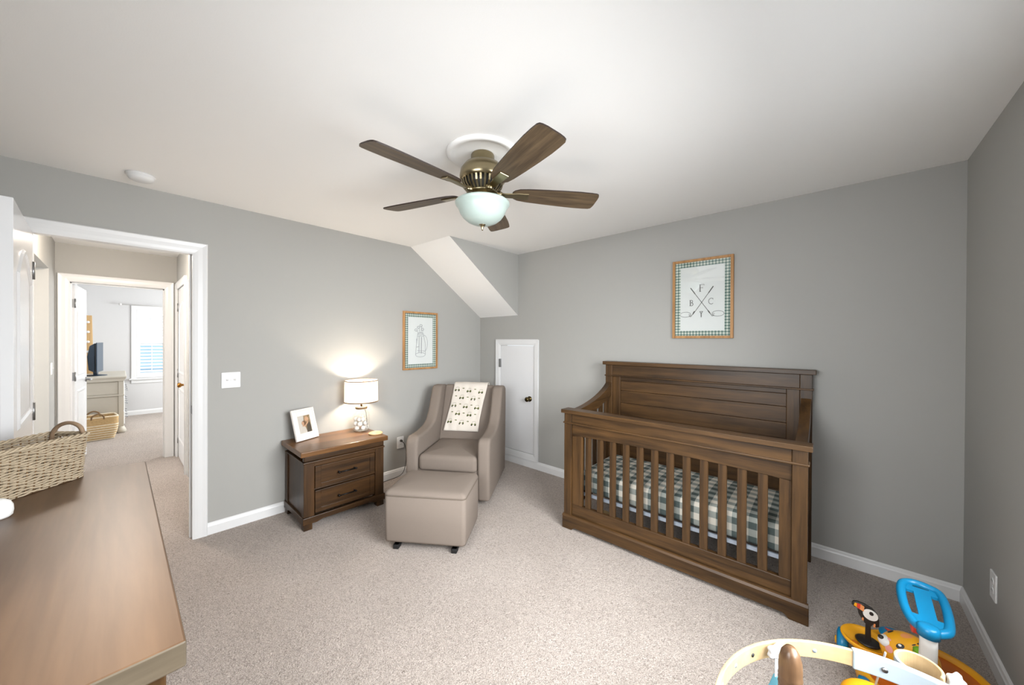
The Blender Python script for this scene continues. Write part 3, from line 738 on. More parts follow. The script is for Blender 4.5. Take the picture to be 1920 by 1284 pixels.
# muslin blanket over the chair back
bl_ = thing('baby_blanket', 'white muslin blanket printed with green golf carts draped over the armchair back', 'blanket', (.655, -.858, 0), .594)
A0 = Vector((.085, .30)); A1 = Vector((.335, .945)); dn = (A1-A0).normalized(); nn = Vector((-dn.y, dn.x))
if nn.x > 0: nn = -nn
def blanket(s, t):
    """s in [0,1] across, t = metres down from the top edge of the chair back (negative: over the back)"""
    ul = -.170; ur = .192
    # slight skew: drifts to the left going down
    u = ul+(ur-ul)*s-.11*max(t, 0)+.006*math.sin(9*t+2*s)
    rip = .005*math.sin(22*u+3*t)+.004*math.sin(41*u-5*t)+.003*math.sin(30*t)
    if t >= 0:
        p = A1-dn*t; p = p+nn*(.012+abs(rip))
        return Vector((u, p.x, p.y))
    q = -t
    arc = .13
    if q < arc:
        an = q/arc; return Vector((u, A1.x-.008+.115*an, A1.y+.016+.014*math.sin(PI*an)+.3*abs(rip)))
    d = q-arc; return Vector((u, .449+abs(rip)*.5, A1.y+.0-d))
mb = MB(); NSX, NT = 28, 60; ts = [-.42+(.42+.485)*i/NT for i in range(NT+1)]
vs = [blanket(i/NSX, t) for t in ts for i in range(NSX+1)]
fs = [(j*(NSX+1)+i, j*(NSX+1)+i+1, (j+1)*(NSX+1)+i+1, (j+1)*(NSX+1)+i) for j in range(NT) for i in range(NSX)]
o = mb.add(vs, fs, True).build('cloth', 'muslin', bl_)
sm = o.modifiers.new('thickness', 'SOLIDIFY'); sm.thickness = .003; sm.offset = 1
def decal(polys, cs, ct, sc, lift=.0035):
    """map small 2-D shapes (metres) to the cloth around (s,t)"""
    mb = MB()
    for poly in polys:
        vs = []
        for x, y in poly:
            s = cs+x*sc/.362; t = ct-y*sc; s = min(max(s, 0), 1)
            p = blanket(s, t); vs.append(p+Vector((0, nn.x*lift, nn.y*lift)))
        mb.add(vs, [tuple(range(len(poly)))])
    return mb
disc = lambda cx, cy, r, n=8: [(cx+r*math.cos(2*PI*i/n), cy+r*math.sin(2*PI*i/n)) for i in range(n)]
body = [[(-.026,-.006),(-.024,.004),(-.010,.004),(-.004,-.003),(.006,-.003),(.010,.006),(.022,.006),(.027,-.004),(.027,-.010),(-.026,-.010)]]
dark = [disc(-.018,-.012,.0075), disc(.018,-.012,.0075), [(-.012,.004),(-.010,.004),(-.004,-.003),(-.008,-.003)]]
roof = [[(-.016,.022),(-.010,.027),(.014,.027),(.019,.022),(.016,.022),(.012,.0245),(-.009,.0245),(-.0135,.022)], [(-.016,.022),(-.013,.022),(-.019,.004),(-.021,.004)], [(.016,.022),(.018,.022),(.019,.006),(.017,.006)]]
cart_spots = []
for rI in range(6):
    for cI in range(3):
        s = .12+.36*cI+(0 if rI % 2 == 0 else .18); t = .05+.085*rI+.01*cI
        if s < .93 and t < .465: cart_spots.append((s, t))
for s, t in cart_spots:
    c_ = MB()
    for polys, lift, mi in ((body, .0036, 0), (dark, .0043, 1), (roof, .0036, 2)):
        d_ = decal(polys, s, t, 1.0, lift); c_.add(d_.v, d_.f, mi=mi)
    c_.build('printed_golf_cart', ['print_green', 'print_dark', 'print_outline'], o, weld=False)
for rI in range(6):
    for cI in range(3):
        s = .30+.36*cI-(0 if rI % 2 == 0 else .18); t = .035+.085*rI+.01*cI
        if .06 < s < .95 and .01 < t < .44:
            decal([[(-.014,0),(-.008,.004),(.004,.005),(.013,.001),(.008,-.004),(-.006,-.004)]], s, t, 1.0).build('printed_leaf', 'print_green', o)
            decal([[(-.001,.0),(.001,0),(.001,.03),(-.001,.03)]], min(s+.06, .97), t+.045, .8).build('printed_flag_pin', 'print_pale', o)

ot = thing('ottoman', 'beige upholstered square ottoman in front of the armchair', 'ottoman', (1.232, -1.584, 0), .617)
OW, OD = .575, .425
mb = MB()
def oring(ins, z, r=.03):
    pts = []; a0, a1, b0, b1 = -OW/2+ins, OW/2-ins, -OD/2+ins, OD/2-ins; rr = max(r-ins*.4, .01)
    for cx, cy, s in ((a1-rr, b0+rr, -PI/2), (a1-rr, b1-rr, 0), (a0+rr, b1-rr, PI/2), (a0+rr, b0+rr, PI)):
        for i in range(6): t = s+PI/2*i/5; pts.append((cx+rr*math.cos(t), cy+rr*math.sin(t), z))
    return pts
def rings_mesh(rings, cap0=True, cap1=True):
    n = len(rings[0]); vs = [p for g in rings for p in g]; fs = []
    for k in range(len(rings)-1):
        for i in range(n): fs.append((k*n+i, k*n+(i+1) % n, (k+1)*n+(i+1) % n, (k+1)*n+i))
    if cap0: fs.append(tuple(range(n-1, -1, -1)))
    if cap1: fs.append(tuple(range((len(rings)-1)*n, len(rings)*n)))
    return MB().add(vs, fs, True)
rings_mesh([oring(.03, .054), oring(.006, .056), oring(.003, .07), oring(0, .2), oring(.002, .366), oring(.006, .369)]).build('body', 'linen', ot)
top = [oring(.006, .369), oring(.001, .373), oring(.002, .382), oring(.007, .392), oring(.016, .400), oring(.03, .406)]+[oring(.03+.17*k/5, .406+.014*math.sin(PI/2*k/5)) for k in range(1, 6)]
rings_mesh(top, False).build('top_cushion', 'linen', ot)
MB().tube(oring(.002, .369), .0028, 6, True).build('seam', 'linen_seam', ot)
for sx in (-1, 1):
    g = MB(); x = sx*.205; g.box(x-.022, x+.022, -.195, .19, .012, .03); g.box(x-.02, x+.02, -.20, -.15, 0, .03); g.box(x-.02, x+.02, .15, .19, 0, .03); g.box(x-.015, x+.015, -.1, .1, .03, .056)
    g.build('glide_foot', 'black', ot, .006)

# ------------------------------------------------------------------ wall pieces
def picture(name, label, plane, a0, a1, z0, z1, mirror):
    """oak frame with a gingham mat; plane 'y': hangs on the back wall, 'x': on the left wall"""
    r = thing(name, label, 'picture', (0,0,0))
    t, m, d = .020, .040, .024
    def B(nm, u0, u1, q0, q1, g0, g1, mat, bevel=0, parent=r):
        return box(nm, u0, u1, -g1, -g0, q0, q1, mat, parent, bevel) if plane == 'y' else box(nm, g0, g1, u0, u1, q0, q1, mat, parent, bevel)
    for u0, u1, q0, q1 in ((a0, a0+t, z0, z1), (a1-t, a1, z0, z1), (a0+t, a1-t, z0, z0+t), (a0+t, a1-t, z1-t, z1)): B('frame_side', u0, u1, q0, q1, .001, d, 'frame_oak', .002)
    mg = 'mat_gingham_x' if plane == 'y' else 'mat_gingham_y'
    for u0, u1, q0, q1 in ((a0+t, a0+t+m, z0+t, z1-t), (a1-t-m, a1-t, z0+t, z1-t), (a0+t+m, a1-t-m, z0+t, z0+t+m), (a0+t+m, a1-t-m, z1-t-m, z1-t)): B('mat_board', u0, u1, q0, q1, .008, .012, mg)
    p = B('print_sheet', a0+t, a1-t, z0+t, z1-t, .002, .009, 'paper')
    B('glass_pane', a0+t, a1-t, z0+t, z1-t, .0165, .018, 'pane_glass')
    return r, p
def stroke(pts, wd, closed=False):
    """2-D polyline -> quads"""
    out = []; m = len(pts); P = [Vector(p) for p in pts]
    for i in range(m if closed else m-1):
        a, b = P[i], P[(i+1) % m]; t = (b-a)
        if t.length < 1e-6: continue
        t.normalize(); nrm = Vector((-t.y, t.x))*wd/2; a = a-t*wd*.2; b = b+t*wd*.2
        out.append([tuple(a-nrm), tuple(b-nrm), tuple(b+nrm), tuple(a+nrm)])
    return out
def ink(polys, plane, ca, cz, depth, name, mat, parent):
    mb = MB()
    for k, poly in enumerate(polys):
        e = depth+.00002*k
        mb.add([((ca+x, -e, cz+y) if plane == 'y' else (e, ca+x, cz+y)) for x, y in poly], [tuple(range(len(poly)))])
    return mb.build(name, mat, parent, weld=False)
arc = lambda cx, cy, rx, ry, a0, a1, n=14: [(cx+rx*math.cos(math.radians(a0+(a1-a0)*i/n)), cy+ry*math.sin(math.radians(a0+(a1-a0)*i/n))) for i in range(n+1)]
r, p = picture('golf_clubs_picture', 'framed crossed golf clubs print with letters F, B and C above the crib', 'y', 2.388, 2.830, 1.461, 2.098, False)
ca, cz = 2.606, 1.752
q = []
q += stroke([(-.078,.112),(.066,-.098)], .0042)+stroke([(.082,.112),(-.062,-.098)], .0042)
q += stroke([(-.080,.116),(-.048,.068)], .0072)+stroke([(.084,.116),(.052,.068)], .0072)
for sx in (-1, 1):
    q += stroke([(sx*.050,-.074),(sx*.060,-.090)], .008)
    q += stroke([(sx*.060,-.090),(sx*.078,-.116),(sx*.092,-.112)], .004)
    q += stroke(arc(sx*.118,-.098,.042,.021,200,520,22) if sx > 0 else [(-x, y) for x, y in arc(.118,-.098,.042,.021,200,520,22)], .0026, True)
    q += stroke([(sx*.08,-.108),(sx*.088,-.092)], .002)+stroke([(sx*.086,-.110),(sx*.094,-.094)], .002)
# letters with serifs
def letF(x, y, h):
    w = h*.62
    return stroke([(x+w*.18,y),(x+w*.18,y+h)], h*.11)+stroke([(x,y),(x+w*.40,y)], h*.035)+stroke([(x,y+h),(x+w,y+h)], h*.045)+stroke([(x+w,y+h),(x+w,y+h*.84)], h*.04)+stroke([(x+w*.18,y+h*.52),(x+w*.72,y+h*.52)], h*.045)+stroke([(x+w*.72,y+h*.60),(x+w*.72,y+h*.44)], h*.035)
def letB(x, y, h):
    w = h*.62
    return stroke([(x+w*.2,y),(x+w*.2,y+h)], h*.12)+stroke([(x,y),(x+w*.55,y)], h*.04)+stroke([(x,y+h),(x+w*.5,y+h)], h*.04)+stroke([(x+w*.2,y+h*.53),(x+w*.5,y+h*.53)], h*.04)+stroke(arc(x+w*.48,y+h*.765,w*.34,h*.235,90,-90), h*.07)+stroke(arc(x+w*.52,y+h*.265,w*.42,h*.265,90,-90), h*.08)
def letC(x, y, h):
    return stroke(arc(x+h*.42,y+h*.5,h*.40,h*.5,48,312,26), h*.075)+stroke([(x+h*.69,y+h*.98),(x+h*.70,y+h*.74)], h*.04)
q += letF(-.016, .082, .056)+letB(-.088, -.028, .046)+letC(.052, -.022, .046)
q += stroke([(-.010,-.078),(0,-.094),(.010,-.078)], .004)+stroke([(0,-.094),(0,-.122)], .005)+stroke([(-.012,-.077),(.012,-.077)], .003)
ink(q, 'y', ca, cz, .0094, 'printed_drawing', 'ink', p)
r, p = picture('golf_bag_picture', 'framed pencil sketch of a golf bag with gingham mat above the nightstand and armchair', 'x', -1.117, -.680, 1.1155, 1.745, False)
ca, cz = -.90, 1.42
q = []
q += stroke(arc(0,-.145,.062,.024,0,360,22), .004, True)+stroke(arc(.0,.085,.036,.012,0,360,16), .004, True)+stroke([(-.062,-.14),(-.055,-.05),(-.036,.085)], .0045)+stroke([(.062,-.14),(.060,-.02),(.036,.085)], .0045)
q += stroke(arc(.045,-.02,.045,.09,-100,100,14), .004)+stroke([(-.02,-.12),(-.018,.06)], .006)+stroke([(.01,-.13),(.012,.05)], .008)+stroke([(-.05,-.06),(-.02,-.055)], .005)+stroke([(-.045,-.1),(.05,-.10)], .003)+stroke([(-.035,.06),(.036,.06)], .004)+stroke([(-.05,-.02),(-.05,.03)], .006)
for x0, x1, h in ((-.02,-.05,.12),(-.008,-.02,.15),(.008,.012,.17),(.02,.032,.13)):
    q += stroke([(x0,.085),(x1,h)], .004)+stroke(arc(x1-.008,h+.006,.016,.012,0,360,10), .005, True)
ink(q, 'x', ca, cz, .0094, 'printed_drawing', 'ink_soft', p)

def wall_plate(name, label, cat, loc, rotz, kind):
    """plate in the local xz plane facing local -y"""
    r = thing(name, label, cat, loc, rotz)
    wd = .116 if kind == 'switch' else .078; ht = .118 if kind == 'switch' else .122
    pol = rounded([(-wd/2,-ht/2),(wd/2,-ht/2),(wd/2,ht/2),(-wd/2,ht/2)], .006)
    MB().prism(pol, -.006, 0, 'y').build('plate', 'plate_white', r, .002)
    if kind == 'switch':
        for x in (-.023, .023):
            box('rocker_frame', x-.018, x+.018, -.0072, -.005, -.035, .035, 'plate_white', r)
            MB().prism([(-.0072,-.006),(-.016,.004),(-.012,.010),(-.0072,.010)][:4], x-.006, x+.006, 'x').build('toggle', 'plate_white', r)
    else:
        for z in (-.021, .021):
            s = MB().prism([(.017*math.cos(2*PI*i/16), z+.0155*math.sin(2*PI*i/16)) for i in range(16)], -.0078, -.005, 'y').build('socket', 'plate_white', r)
            for x in (-.006, .006): box('slot', x-.0012, x+.0012, -.0082, -.0070, z-.002, z+.007, 'slot_dark', s)
    MB().lathe([(0,0),(.003,0),(.003,-.0015),(0,-.0018)], (0,-.006,0), 8, 'y').build('screw', 'plate_white', r)
    return r
wall_plate('light_switch', 'white double light switch on the grey wall beside the doorway', 'light switch', (0, -2.567, 1.126), PI/2, 'switch')
wall_plate('wall_outlet', 'white outlet between nightstand and armchair with a black cord plugged in', 'outlet', (0, -1.138, .355), PI/2, 'outlet')
wall_plate('wall_outlet', 'white outlet on the right-hand wall above the baseboard corner', 'outlet', (W, -.530, .355), -PI/2, 'outlet')
wall_plate('hall_light_switch', 'small white switch on the hall wall left of the far doorway', 'light switch', (-2.26, HL, 1.14), PI, 'switch')
# plug and cord running down behind the furniture
cord = thing('lamp_cord', 'black power cord hanging from the outlet beside the armchair', 'cord')
MB().lathe([(0,.007),(.012,.007),(.013,.02),(.009,.035),(0,.038)], (0, -1.138, .376), 12, 'x').build('plug', 'cord_black', cord)
MB().tube(smooth_open([(.036,-1.138,.374),(.055,-1.12,.34),(.06,-1.105,.26),(.055,-1.11,.12),(.05,-1.16,.03),(.04,-1.32,.008),(.045,-1.50,.007)], 8), .0032, 6).build('wire', 'cord_black', cord)
# smoke detector
o = MB().lathe([(0,0),(.066,0),(.066,-.010),(.062,-.013),(.060,-.022),(.050,-.034),(.02,-.038),(0,-.038)], n=32).build('smoke_detector', 'plate_white'); o.location = (.245, -3.05, H)
tag(o, 'round white smoke detector on the ceiling above the doorway', 'smoke detector')
# hall ceiling light (out of sight above the doorway head)
hl = thing('hall_ceiling_light', 'flush dome ceiling light in the hall', 'ceiling light', (-.95, -3.12, H))
MB().lathe([(0,0),(.14,0),(.14,-.02),(.13,-.025),(0,-.025)], n=28).build('base_plate', 'fan_metal', hl)
MB().lathe([(.125,-.025),(.12,-.05),(.09,-.085),(.04,-.10),(0,-.102)], n=28).build('glass_dome', 'hall_globe', hl)
pl = bpy.data.lights.new('hall_bulb_light', 'POINT'); pl.energy = 40; pl.color = (1, .88, .76); pl.shadow_soft_size = .1
po = bpy.data.objects.new('hall_bulb_light', pl); COL.objects.link(po); po.location = (-.95, -3.12, 2.28)

# ------------------------------------------------------------------ ceiling fan
FXc, FYc = 1.987, -1.818
o = MB().lathe([(0,0),(.193,0),(.193,-.006),(.184,-.014),(.172,-.016),(.164,-.012),(.156,-.012),(.150,-.006),(.142,-.005),(.138,-.003),(.07,-.003),(0,-.003)], n=56).build('ceiling_medallion', 'ceiling_white'); o.location = (FXc, FYc, H)
tag(o, 'round white moulded medallion on the ceiling above the fan', 'ceiling medallion')
fan = thing('ceiling_fan', 'five-blade brass and wood ceiling fan with frosted bowl light', 'ceiling fan', (FXc, FYc, 0))
MB().lathe([(0,H-.003),(.060,H-.003),(.0635,H-.010),(.0635,H-.048),(.066,H-.055),(0,H-.055)], n=40).build('canopy', 'fan_metal', fan)
MB().lathe([(0,2.390),(.07,2.390),(.098,2.378),(.118,2.350),(.124,2.318),(.122,2.298),(.116,2.293),(.110,2.290),(.06,2.288),(0,2.288)], n=48).build('motor_housing', 'fan_metal', fan)
MB().lathe([(0,2.289),(.108,2.289),(.100,2.262),(.074,2.232),(.066,2.228),(0,2.228)], n=48).build('vent_core', 'vent_dark', fan)
NV = 30
vm = None
for i in range(NV):
    a = 2*PI*i/NV
    if vm is None:
        mb = MB().sweep([(.114,0,2.291),(.106,0,2.262),(.080,0,2.231)], [(-.005,0),(.005,0),(.005,-.006),(-.005,-.006)], lambda i: (Vector((0,1,0)), Vector((.8,0,.6))))
        o = mb.build('vent_fin', 'fan_metal', fan); vm = o
    else: o = vm.copy(); COL.objects.link(o); o.parent = fan
    o.rotation_euler = (0, 0, a)
MB().lathe([(0,2.232),(.084,2.232),(.086,2.226),(.080,2.222),(.058,2.220),(.056,2.195),(.066,2.192),(.070,2.188),(.118,2.183),(.120,2.179),(0,2.176)], n=40).build('switch_housing', 'fan_metal', fan)
MB().lathe([(.116,2.184),(.138,2.183),(.146,2.177),(.147,2.170),(.142,2.162),(.133,2.152),(.129,2.142),(.120,2.120),(.104,2.097),(.082,2.079),(.056,2.067),(.028,2.061),(.0,2.059)], n=48).build('glass_bowl', 'alabaster', fan)
MB().lathe([(0,2.066),(.019,2.066),(.020,2.061),(.012,2.056),(.008,2.046),(.005,2.036),(.004,2.030),(0,2.029)], n=20).build('finial', 'fan_metal', fan)
# blade outline (x = radius, y = width), rounded tip corners, narrower root
half = [(.175,.034),(.20,.048),(.25,.056),(.35,.064),(.45,.070),(.54,.0735),(.60,.0725),(.634,.070),(.646,.064),(.651,.052),(.654,.03)]
outl = [(x, -y) for x, y in half]+[(x, y) for x, y in half[::-1]]
root_c = [(.165,.02),(.162,0),(.165,-.02)]
outl = outl+root_c
for k in range(5):
    a = -1.576+2*PI*k/5
    e = bpy.data.objects.new('blade_mount', None)
    pitch = Matrix.Rotation(a, 4, 'Z') @ Matrix.Translation((0, 0, 2.238)) @ Matrix.Rotation(math.radians(-12), 4, 'X')
    mb = MB(); mb.prism(outl, -.0035, .0035, 'z')
    mb.mi = [0, 0]+[1]*(len(mb.f)-2)
    b = mb.build('blade', ['blade_wood', 'blade_edge'], fan)
    b.matrix_local = pitch
    del e
    ir = MB()
    ir.sweep([(.075,0,-.004),(.12,0,-.010),(.165,0,-.008),(.19,0,-.006),(.255,0,-.006)], [(-.016,-.004),(.016,-.004),(.016,.003),(-.016,.003)], lambda i: (Vector((0,1+.15*i,0)), Vector((0,0,1))))
    irn = ir.build('blade_iron', 'fan_metal', b, .003)
    cap = MB().lathe([(0,-.022),(.018,-.022),(.021,-.016),(.021,.0),(0,.0)], (.09,0,0), 14).build('iron_cap', 'fan_metal', b)

# ------------------------------------------------------------------ foreground dresser and what stands on it
dr = thing('long_dresser', 'long brown wooden dresser in the lower left foreground', 'dresser')
X0, X1, Y0, Y1, DZ = 1.032, 2.506, -3.560, -3.0585, .865
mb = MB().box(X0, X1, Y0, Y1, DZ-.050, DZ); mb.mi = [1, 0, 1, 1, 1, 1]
mb.build('top', ['dresser_top', 'dresser_side_daylit'], dr, .004, 2)
bi = .038
box('body', X0+bi, X1-bi, Y0+.01, Y1-bi, .09, DZ-.050, 'dresser_side_daylit', dr)
for x in (X0+bi-.012, X1-bi-.05):
    for y in (Y0+.004, Y1-bi-.05): box('post', x, x+.062, y, y+.062, 0, DZ-.050, 'walnut_z', dr, .003)
for x in (X0+bi-.006, X1-bi-.008): box('end_bead', x, x+.014, Y0+.004, Y1-bi+.014, DZ-.112, DZ-.100, 'walnut_y', dr)
for c in range(2):
    for k in range(3):
        u0 = X0+.10+c*(X1-X0-.20)/2+.01; u1 = u0+(X1-X0-.20)/2-.02; z0 = .12+.21*k
        d = box('drawer', u0, u1, Y1-bi-.004, Y1-bi+.014, z0, z0+.198, 'walnut_x', dr, .003)
        hp = MB(); xc = (u0+u1)/2; zc = z0+.1
        hp.tube([(xc-.06, Y1-bi+.012, zc), (xc-.06, Y1-bi+.034, zc), (xc+.06, Y1-bi+.034, zc), (xc+.06, Y1-bi+.012, zc)], .0055, 8); hp.build('pull', 'black_metal', d)
box('base_moulding', X0+bi-.014, X1-bi+.014, Y0+.004, Y1-bi+.016, .05, .10, 'walnut_x', dr, .004)
# woven basket
bk = thing('wicker_basket', 'woven wicker basket with a loop handle on the foreground dresser', 'basket', (1.113, -3.238, DZ), math.atan2(-.717, .697))
BL, BW, BH = .36, .145, .176
# local x: along the long side from the far corner towards the camera-left; local y: away from the camera is -y
def bring(z, grow, nseg):
    """rounded rectangle perimeter points at height z with arc length parametrisation"""
    ex = grow; x0, x1, y0, y1 = -ex, BL+ex, -BW-ex, ex; r = .022
    segs = []
    c = [((x1-r, y1-r), 0), ((x0+r, y1-r), PI/2), ((x0+r, y0+r), PI), ((x1-r, y0+r), 3*PI/2)]
    pts = []
    for (cx, cy), s in c:
        for i in range(5): t = s+PI/2*i/4; pts.append(Vector((cx+r*math.cos(t), cy+r*math.sin(t), z)))
    per = [0]
    for i in range(len(pts)): per.append(per[-1]+(pts[(i+1) % len(pts)]-pts[i]).length)
    out = []
    for k in range(nseg):
        d = per[-1]*k/nseg; i = max(j for j in range(len(pts)) if per[j] <= d+1e-9)
        p, q = pts[i], pts[(i+1) % len(pts)]; f = (d-per[i])/max(per[i+1]-per[i], 1e-9); m = p.lerp(q, f)
        t = (q-p).normalized() if (q-p).length > 1e-9 else Vector((1,0,0)); out.append((m, Vector((t.y, -t.x, 0))))
    return out
NR = 32; NSK = 42; mb = MB()
rnd = random.Random(3)
for k in range(NR):
    z = .005+(BH-.012)*k/(NR-1); gr = .010*k/NR
    ring = bring(z, gr, NSK*6); ptsr = []
    for i, (p, n_) in enumerate(ring):
        ph_ = PI*(i/6)+PI*k; ptsr.append(p+n_*(.0030*math.cos(ph_))+Vector((0,0,rnd.uniform(-.0009,.0009)+.0014*math.sin(ph_*.5+k))))
    mb.tube(ptsr, .0033, 5, True)
w_ = mb.build('woven_wall', 'wicker', bk, weld=False); w_['kind'] = 'stuff'
mb = MB()
for (p0, n0), (p1, n1) in zip(bring(.002, 0, NSK), bring(BH-.004, .010, NSK)): mb.tube([p0, p1], .0028, 5)
s_ = mb.build('stakes', 'wicker_dark', bk, weld=False); s_['kind'] = 'stuff'
ring = bring(BH, .011, 200); mb = MB()
for f in (0, PI*2/3, PI*4/3): mb.tube([p+n_*(.006*math.cos(i*.5+f))+Vector((0,0,.005*math.sin(i*.5+f))) for i, (p, n_) in enumerate(ring)], .0042, 6, True)
mb.build('braided_rim', 'wicker', bk, weld=False)
MB().box(.002, BL-.002, -BW+.002, -.002, .001, .006).build('basket_floor', 'wicker_dark', bk)
# loop handle at the far short end
hp = smooth_open([(-.006,-.012,BH-.03),(-.004,-.012,BH),(-.002,-.022,BH+.030),(0,-.055,BH+.046),(0,-.095,BH+.038),(-.002,-.125,BH+.012),(-.004,-.138,BH-.03)], 8)
MB().tube(hp, .0075, 8).build('handle', 'handle_wicker', bk)
hp2 = [(BL-p.x, p.y, p.z) for p in hp]; MB().tube(hp2, .0075, 8).build('handle', 'handle_wicker', bk)
# white rounded sound machine at the very left
o = thing('sound_machine', 'small rounded white device at the left edge of the dresser', 'device', (1.452, -3.405, DZ))
MB().lathe([(0,0),(.026,0),(.032,.006),(.034,.02),(.033,.036),(.027,.05),(.014,.059),(0,.061)], n=28).build('shell', 'sound_white', o)
MB().lathe([(0,.0612),(.008,.061),(.009,.0595)], n=14).build('button', 'plate_white', o)

# ------------------------------------------------------------------ far room furniture
gd = thing('grey_dresser', 'pale grey dresser with pilaster foot in the far room', 'dresser')
GX0, GX1, GY0, GY1, GZ = -6.05, -4.68, -3.60, -3.085, .865
MB().box(GX0-.02, GX1+.025, GY0, GY1+.03, GZ-.028, GZ).build('top', 'chalk_grey', gd, .006)
MB().prism([(GY0,.79),(GY1,.79),(GY1+.028,GZ-.028),(GY0,GZ-.028)], GX0-.01, GX1+.016, 'x').build('cornice', 'chalk_grey', gd, .004)
box('body', GX0, GX1-.012, GY0, GY1-.012, .07, .79, 'chalk_grey', gd)
box('end_panel_upper', GX1-.02, GX1-.004, GY0+.01, GY1-.06, .60, .78, 'chalk_grey', gd, .003)
box('end_panel_lower', GX1-.02, GX1-.004, GY0+.01, GY1-.06, .12, .56, 'chalk_grey', gd, .003)
box('waist_moulding', GX0-.006, GX1+.008, GY0, GY1+.008, .565, .59, 'chalk_grey', gd, .004)
box('corner_pilaster', GX1-.055, GX1+.002, GY1-.055, GY1+.002, .10, .79, 'chalk_grey', gd, .004)
for x in (GX0+.03, GX1-.03):
    MB().lathe([(0,0),(.045,0),(.055,.012),(.060,.035),(.052,.065),(.04,.085),(.038,.10),(0,.10)], (x, GY1-.03, 0), 20).build('bun_foot', 'chalk_grey', gd)
    MB().lathe([(0,0),(.045,0),(.055,.012),(.060,.035),(.052,.065),(.04,.085),(.038,.10),(0,.10)], (x, GY0+.06, 0), 20).build('bun_foot', 'chalk_grey', gd)
for k in range(3):
    for c in range(2):
        x0 = GX0+.07+c*.63; z0 = .12+.215*k+(.01 if k == 2 else 0); zz = .19 if k < 2 else .15
        d = box('drawer', x0, x0+.60, GY1-.014, GY1+.012, z0, z0+zz, 'shutter_white', gd, .003)
        for sx in (.15, .45): MB().lathe([(0,0),(.008,0),(.008,.014),(.016,.022),(.014,.032),(0,.034)], (x0+sx, GY1+.012, z0+zz/2), 12, 'y').build('knob', 'steel', d)
tv = thing('television', 'dark flat television seen edge-on on the grey dresser', 'television', (-5.08, -3.385, GZ), math.radians(-6))
box('screen_panel', -.24, .24, .03, .05, .07, .50, 'screen', tv, .004); MB().prism([(.03,.06),(.03,.50),(-.02,.46),(-.045,.30),(-.03,.10)], -.24, .24, 'x').build('rear_casing', 'navy_plastic', tv, .006)
box('bezel', -.25, .25, .045, .056, .06, .51, 'navy_plastic', tv, .003)
box('neck', -.05, .05, -.01, .03, .015, .12, 'navy_plastic', tv); MB().lathe([(0,0),(.13,0),(.13,.008),(.06,.016),(0,.016)], n=28).build('stand', 'navy_plastic', tv)
o = MB().prism(rounded([(-.035,0),(.035,0),(.03,.30),(-.03,.30)], .008), -.04, .04, 'y').build('speaker', 'navy_plastic', None, .004); o.location = (-4.735, -3.53, GZ)
tag(o, 'dark upright speaker beside the television in the far room', 'speaker')
pb = thing('peg_board', 'tall tan wooden board with white knobs leaning behind the television', 'board', (-5.62, -3.50, GZ))
MB().prism([(-.09,0),(.09,0),(.072,.95),(-.072,.95)], -.0, .022, 'x').build('board', 'tan_board', pb, .003)
for k in range(4): MB().lathe([(0,.02),(.008,.02),(.008,.04),(.02,.05),(.018,.062),(0,.065)], (0, .03, .36+.16*k), 12, 'x').build('knob', 'plate_white', pb)
# neighbouring roof and lawn seen between the shutter louvres
o = MB().prism([(-14.5,-3.0),(-10.5,-3.0),(-10.5,.75),(-10.2,.7),(-12.5,1.38),(-14.8,.7),(-14.5,.75)], -9.5, 4.0, 'y').build('neighbour_house', 'slate_blue'); tag(o, 'blue grey roof of a neighbouring house behind the far window shutters', 'house', kind='structure')
# curtain rod
rd = thing('curtain_rod', 'slim metal curtain rod above the far room window', 'curtain rod')
MB().tube([(FX+.07,-3.10,2.07),(FX+.07,-1.9,2.07)], .008, 8).build('rod', 'rod_silver', rd); MB().sphere((FX+.07,-3.115,2.07), .022, 12, 8).build('finial', 'rod_silver', rd); MB().sphere((FX+.07,-1.885,2.07), .022, 12, 8).build('finial', 'rod_silver', rd)
for y in (-3.02, -1.98): MB().tube([(FX,y,2.07),(FX+.07,y,2.07)], .006, 6).build('bracket', 'rod_silver', rd)
# coiled seagrass basket on the floor in front of the dresser end
sb = thing('seagrass_basket', 'coiled seagrass basket with cream bands on the far room floor', 'basket', (-4.42, -3.36, 0), math.radians(8))
def rrect(hx, hy, z, r=.05, n=6):
    pts = []
    for cx, cy, s in ((hx-r, -hy+r, -PI/2), (hx-r, hy-r, 0), (-hx+r, hy-r, PI/2), (-hx+r, -hy+r, PI)):
        for i in range(n): t = s+PI/2*i/(n-1); pts.append((cx+r*math.cos(t), cy+r*math.sin(t), z))
    return pts
mc, ms = MB(), MB()
for k in range(20):
    z = .012+.0165*k; g = .035*math.sin(PI*min(k/14, 1)*.55)-.0
    hx, hy = .135+g, .165+g
    (mc if (k % 2 == 0 and k < 13) or k == 19 else ms).tube(rrect(hx, hy, z), .0095, 6, True)
a_ = ms.build('seagrass_coils', 'seagrass', sb, weld=False); b_2 = mc.build('cream_coils', 'rope_cream', sb, weld=False)
a_['kind'] = 'stuff'; b_2['kind'] = 'stuff'
box('basket_bottom', -.13, .13, -.16, .16, .004, .014, 'seagrass', sb)
for sx in (-1, 1): MB().tube(smooth_open([(sx*.17,-.06,.30),(sx*.175,-.05,.35),(sx*.175,0,.375),(sx*.175,.05,.35),(sx*.17,.06,.30)], 6), .010, 8).build('handle', 'wicker_dark', sb)

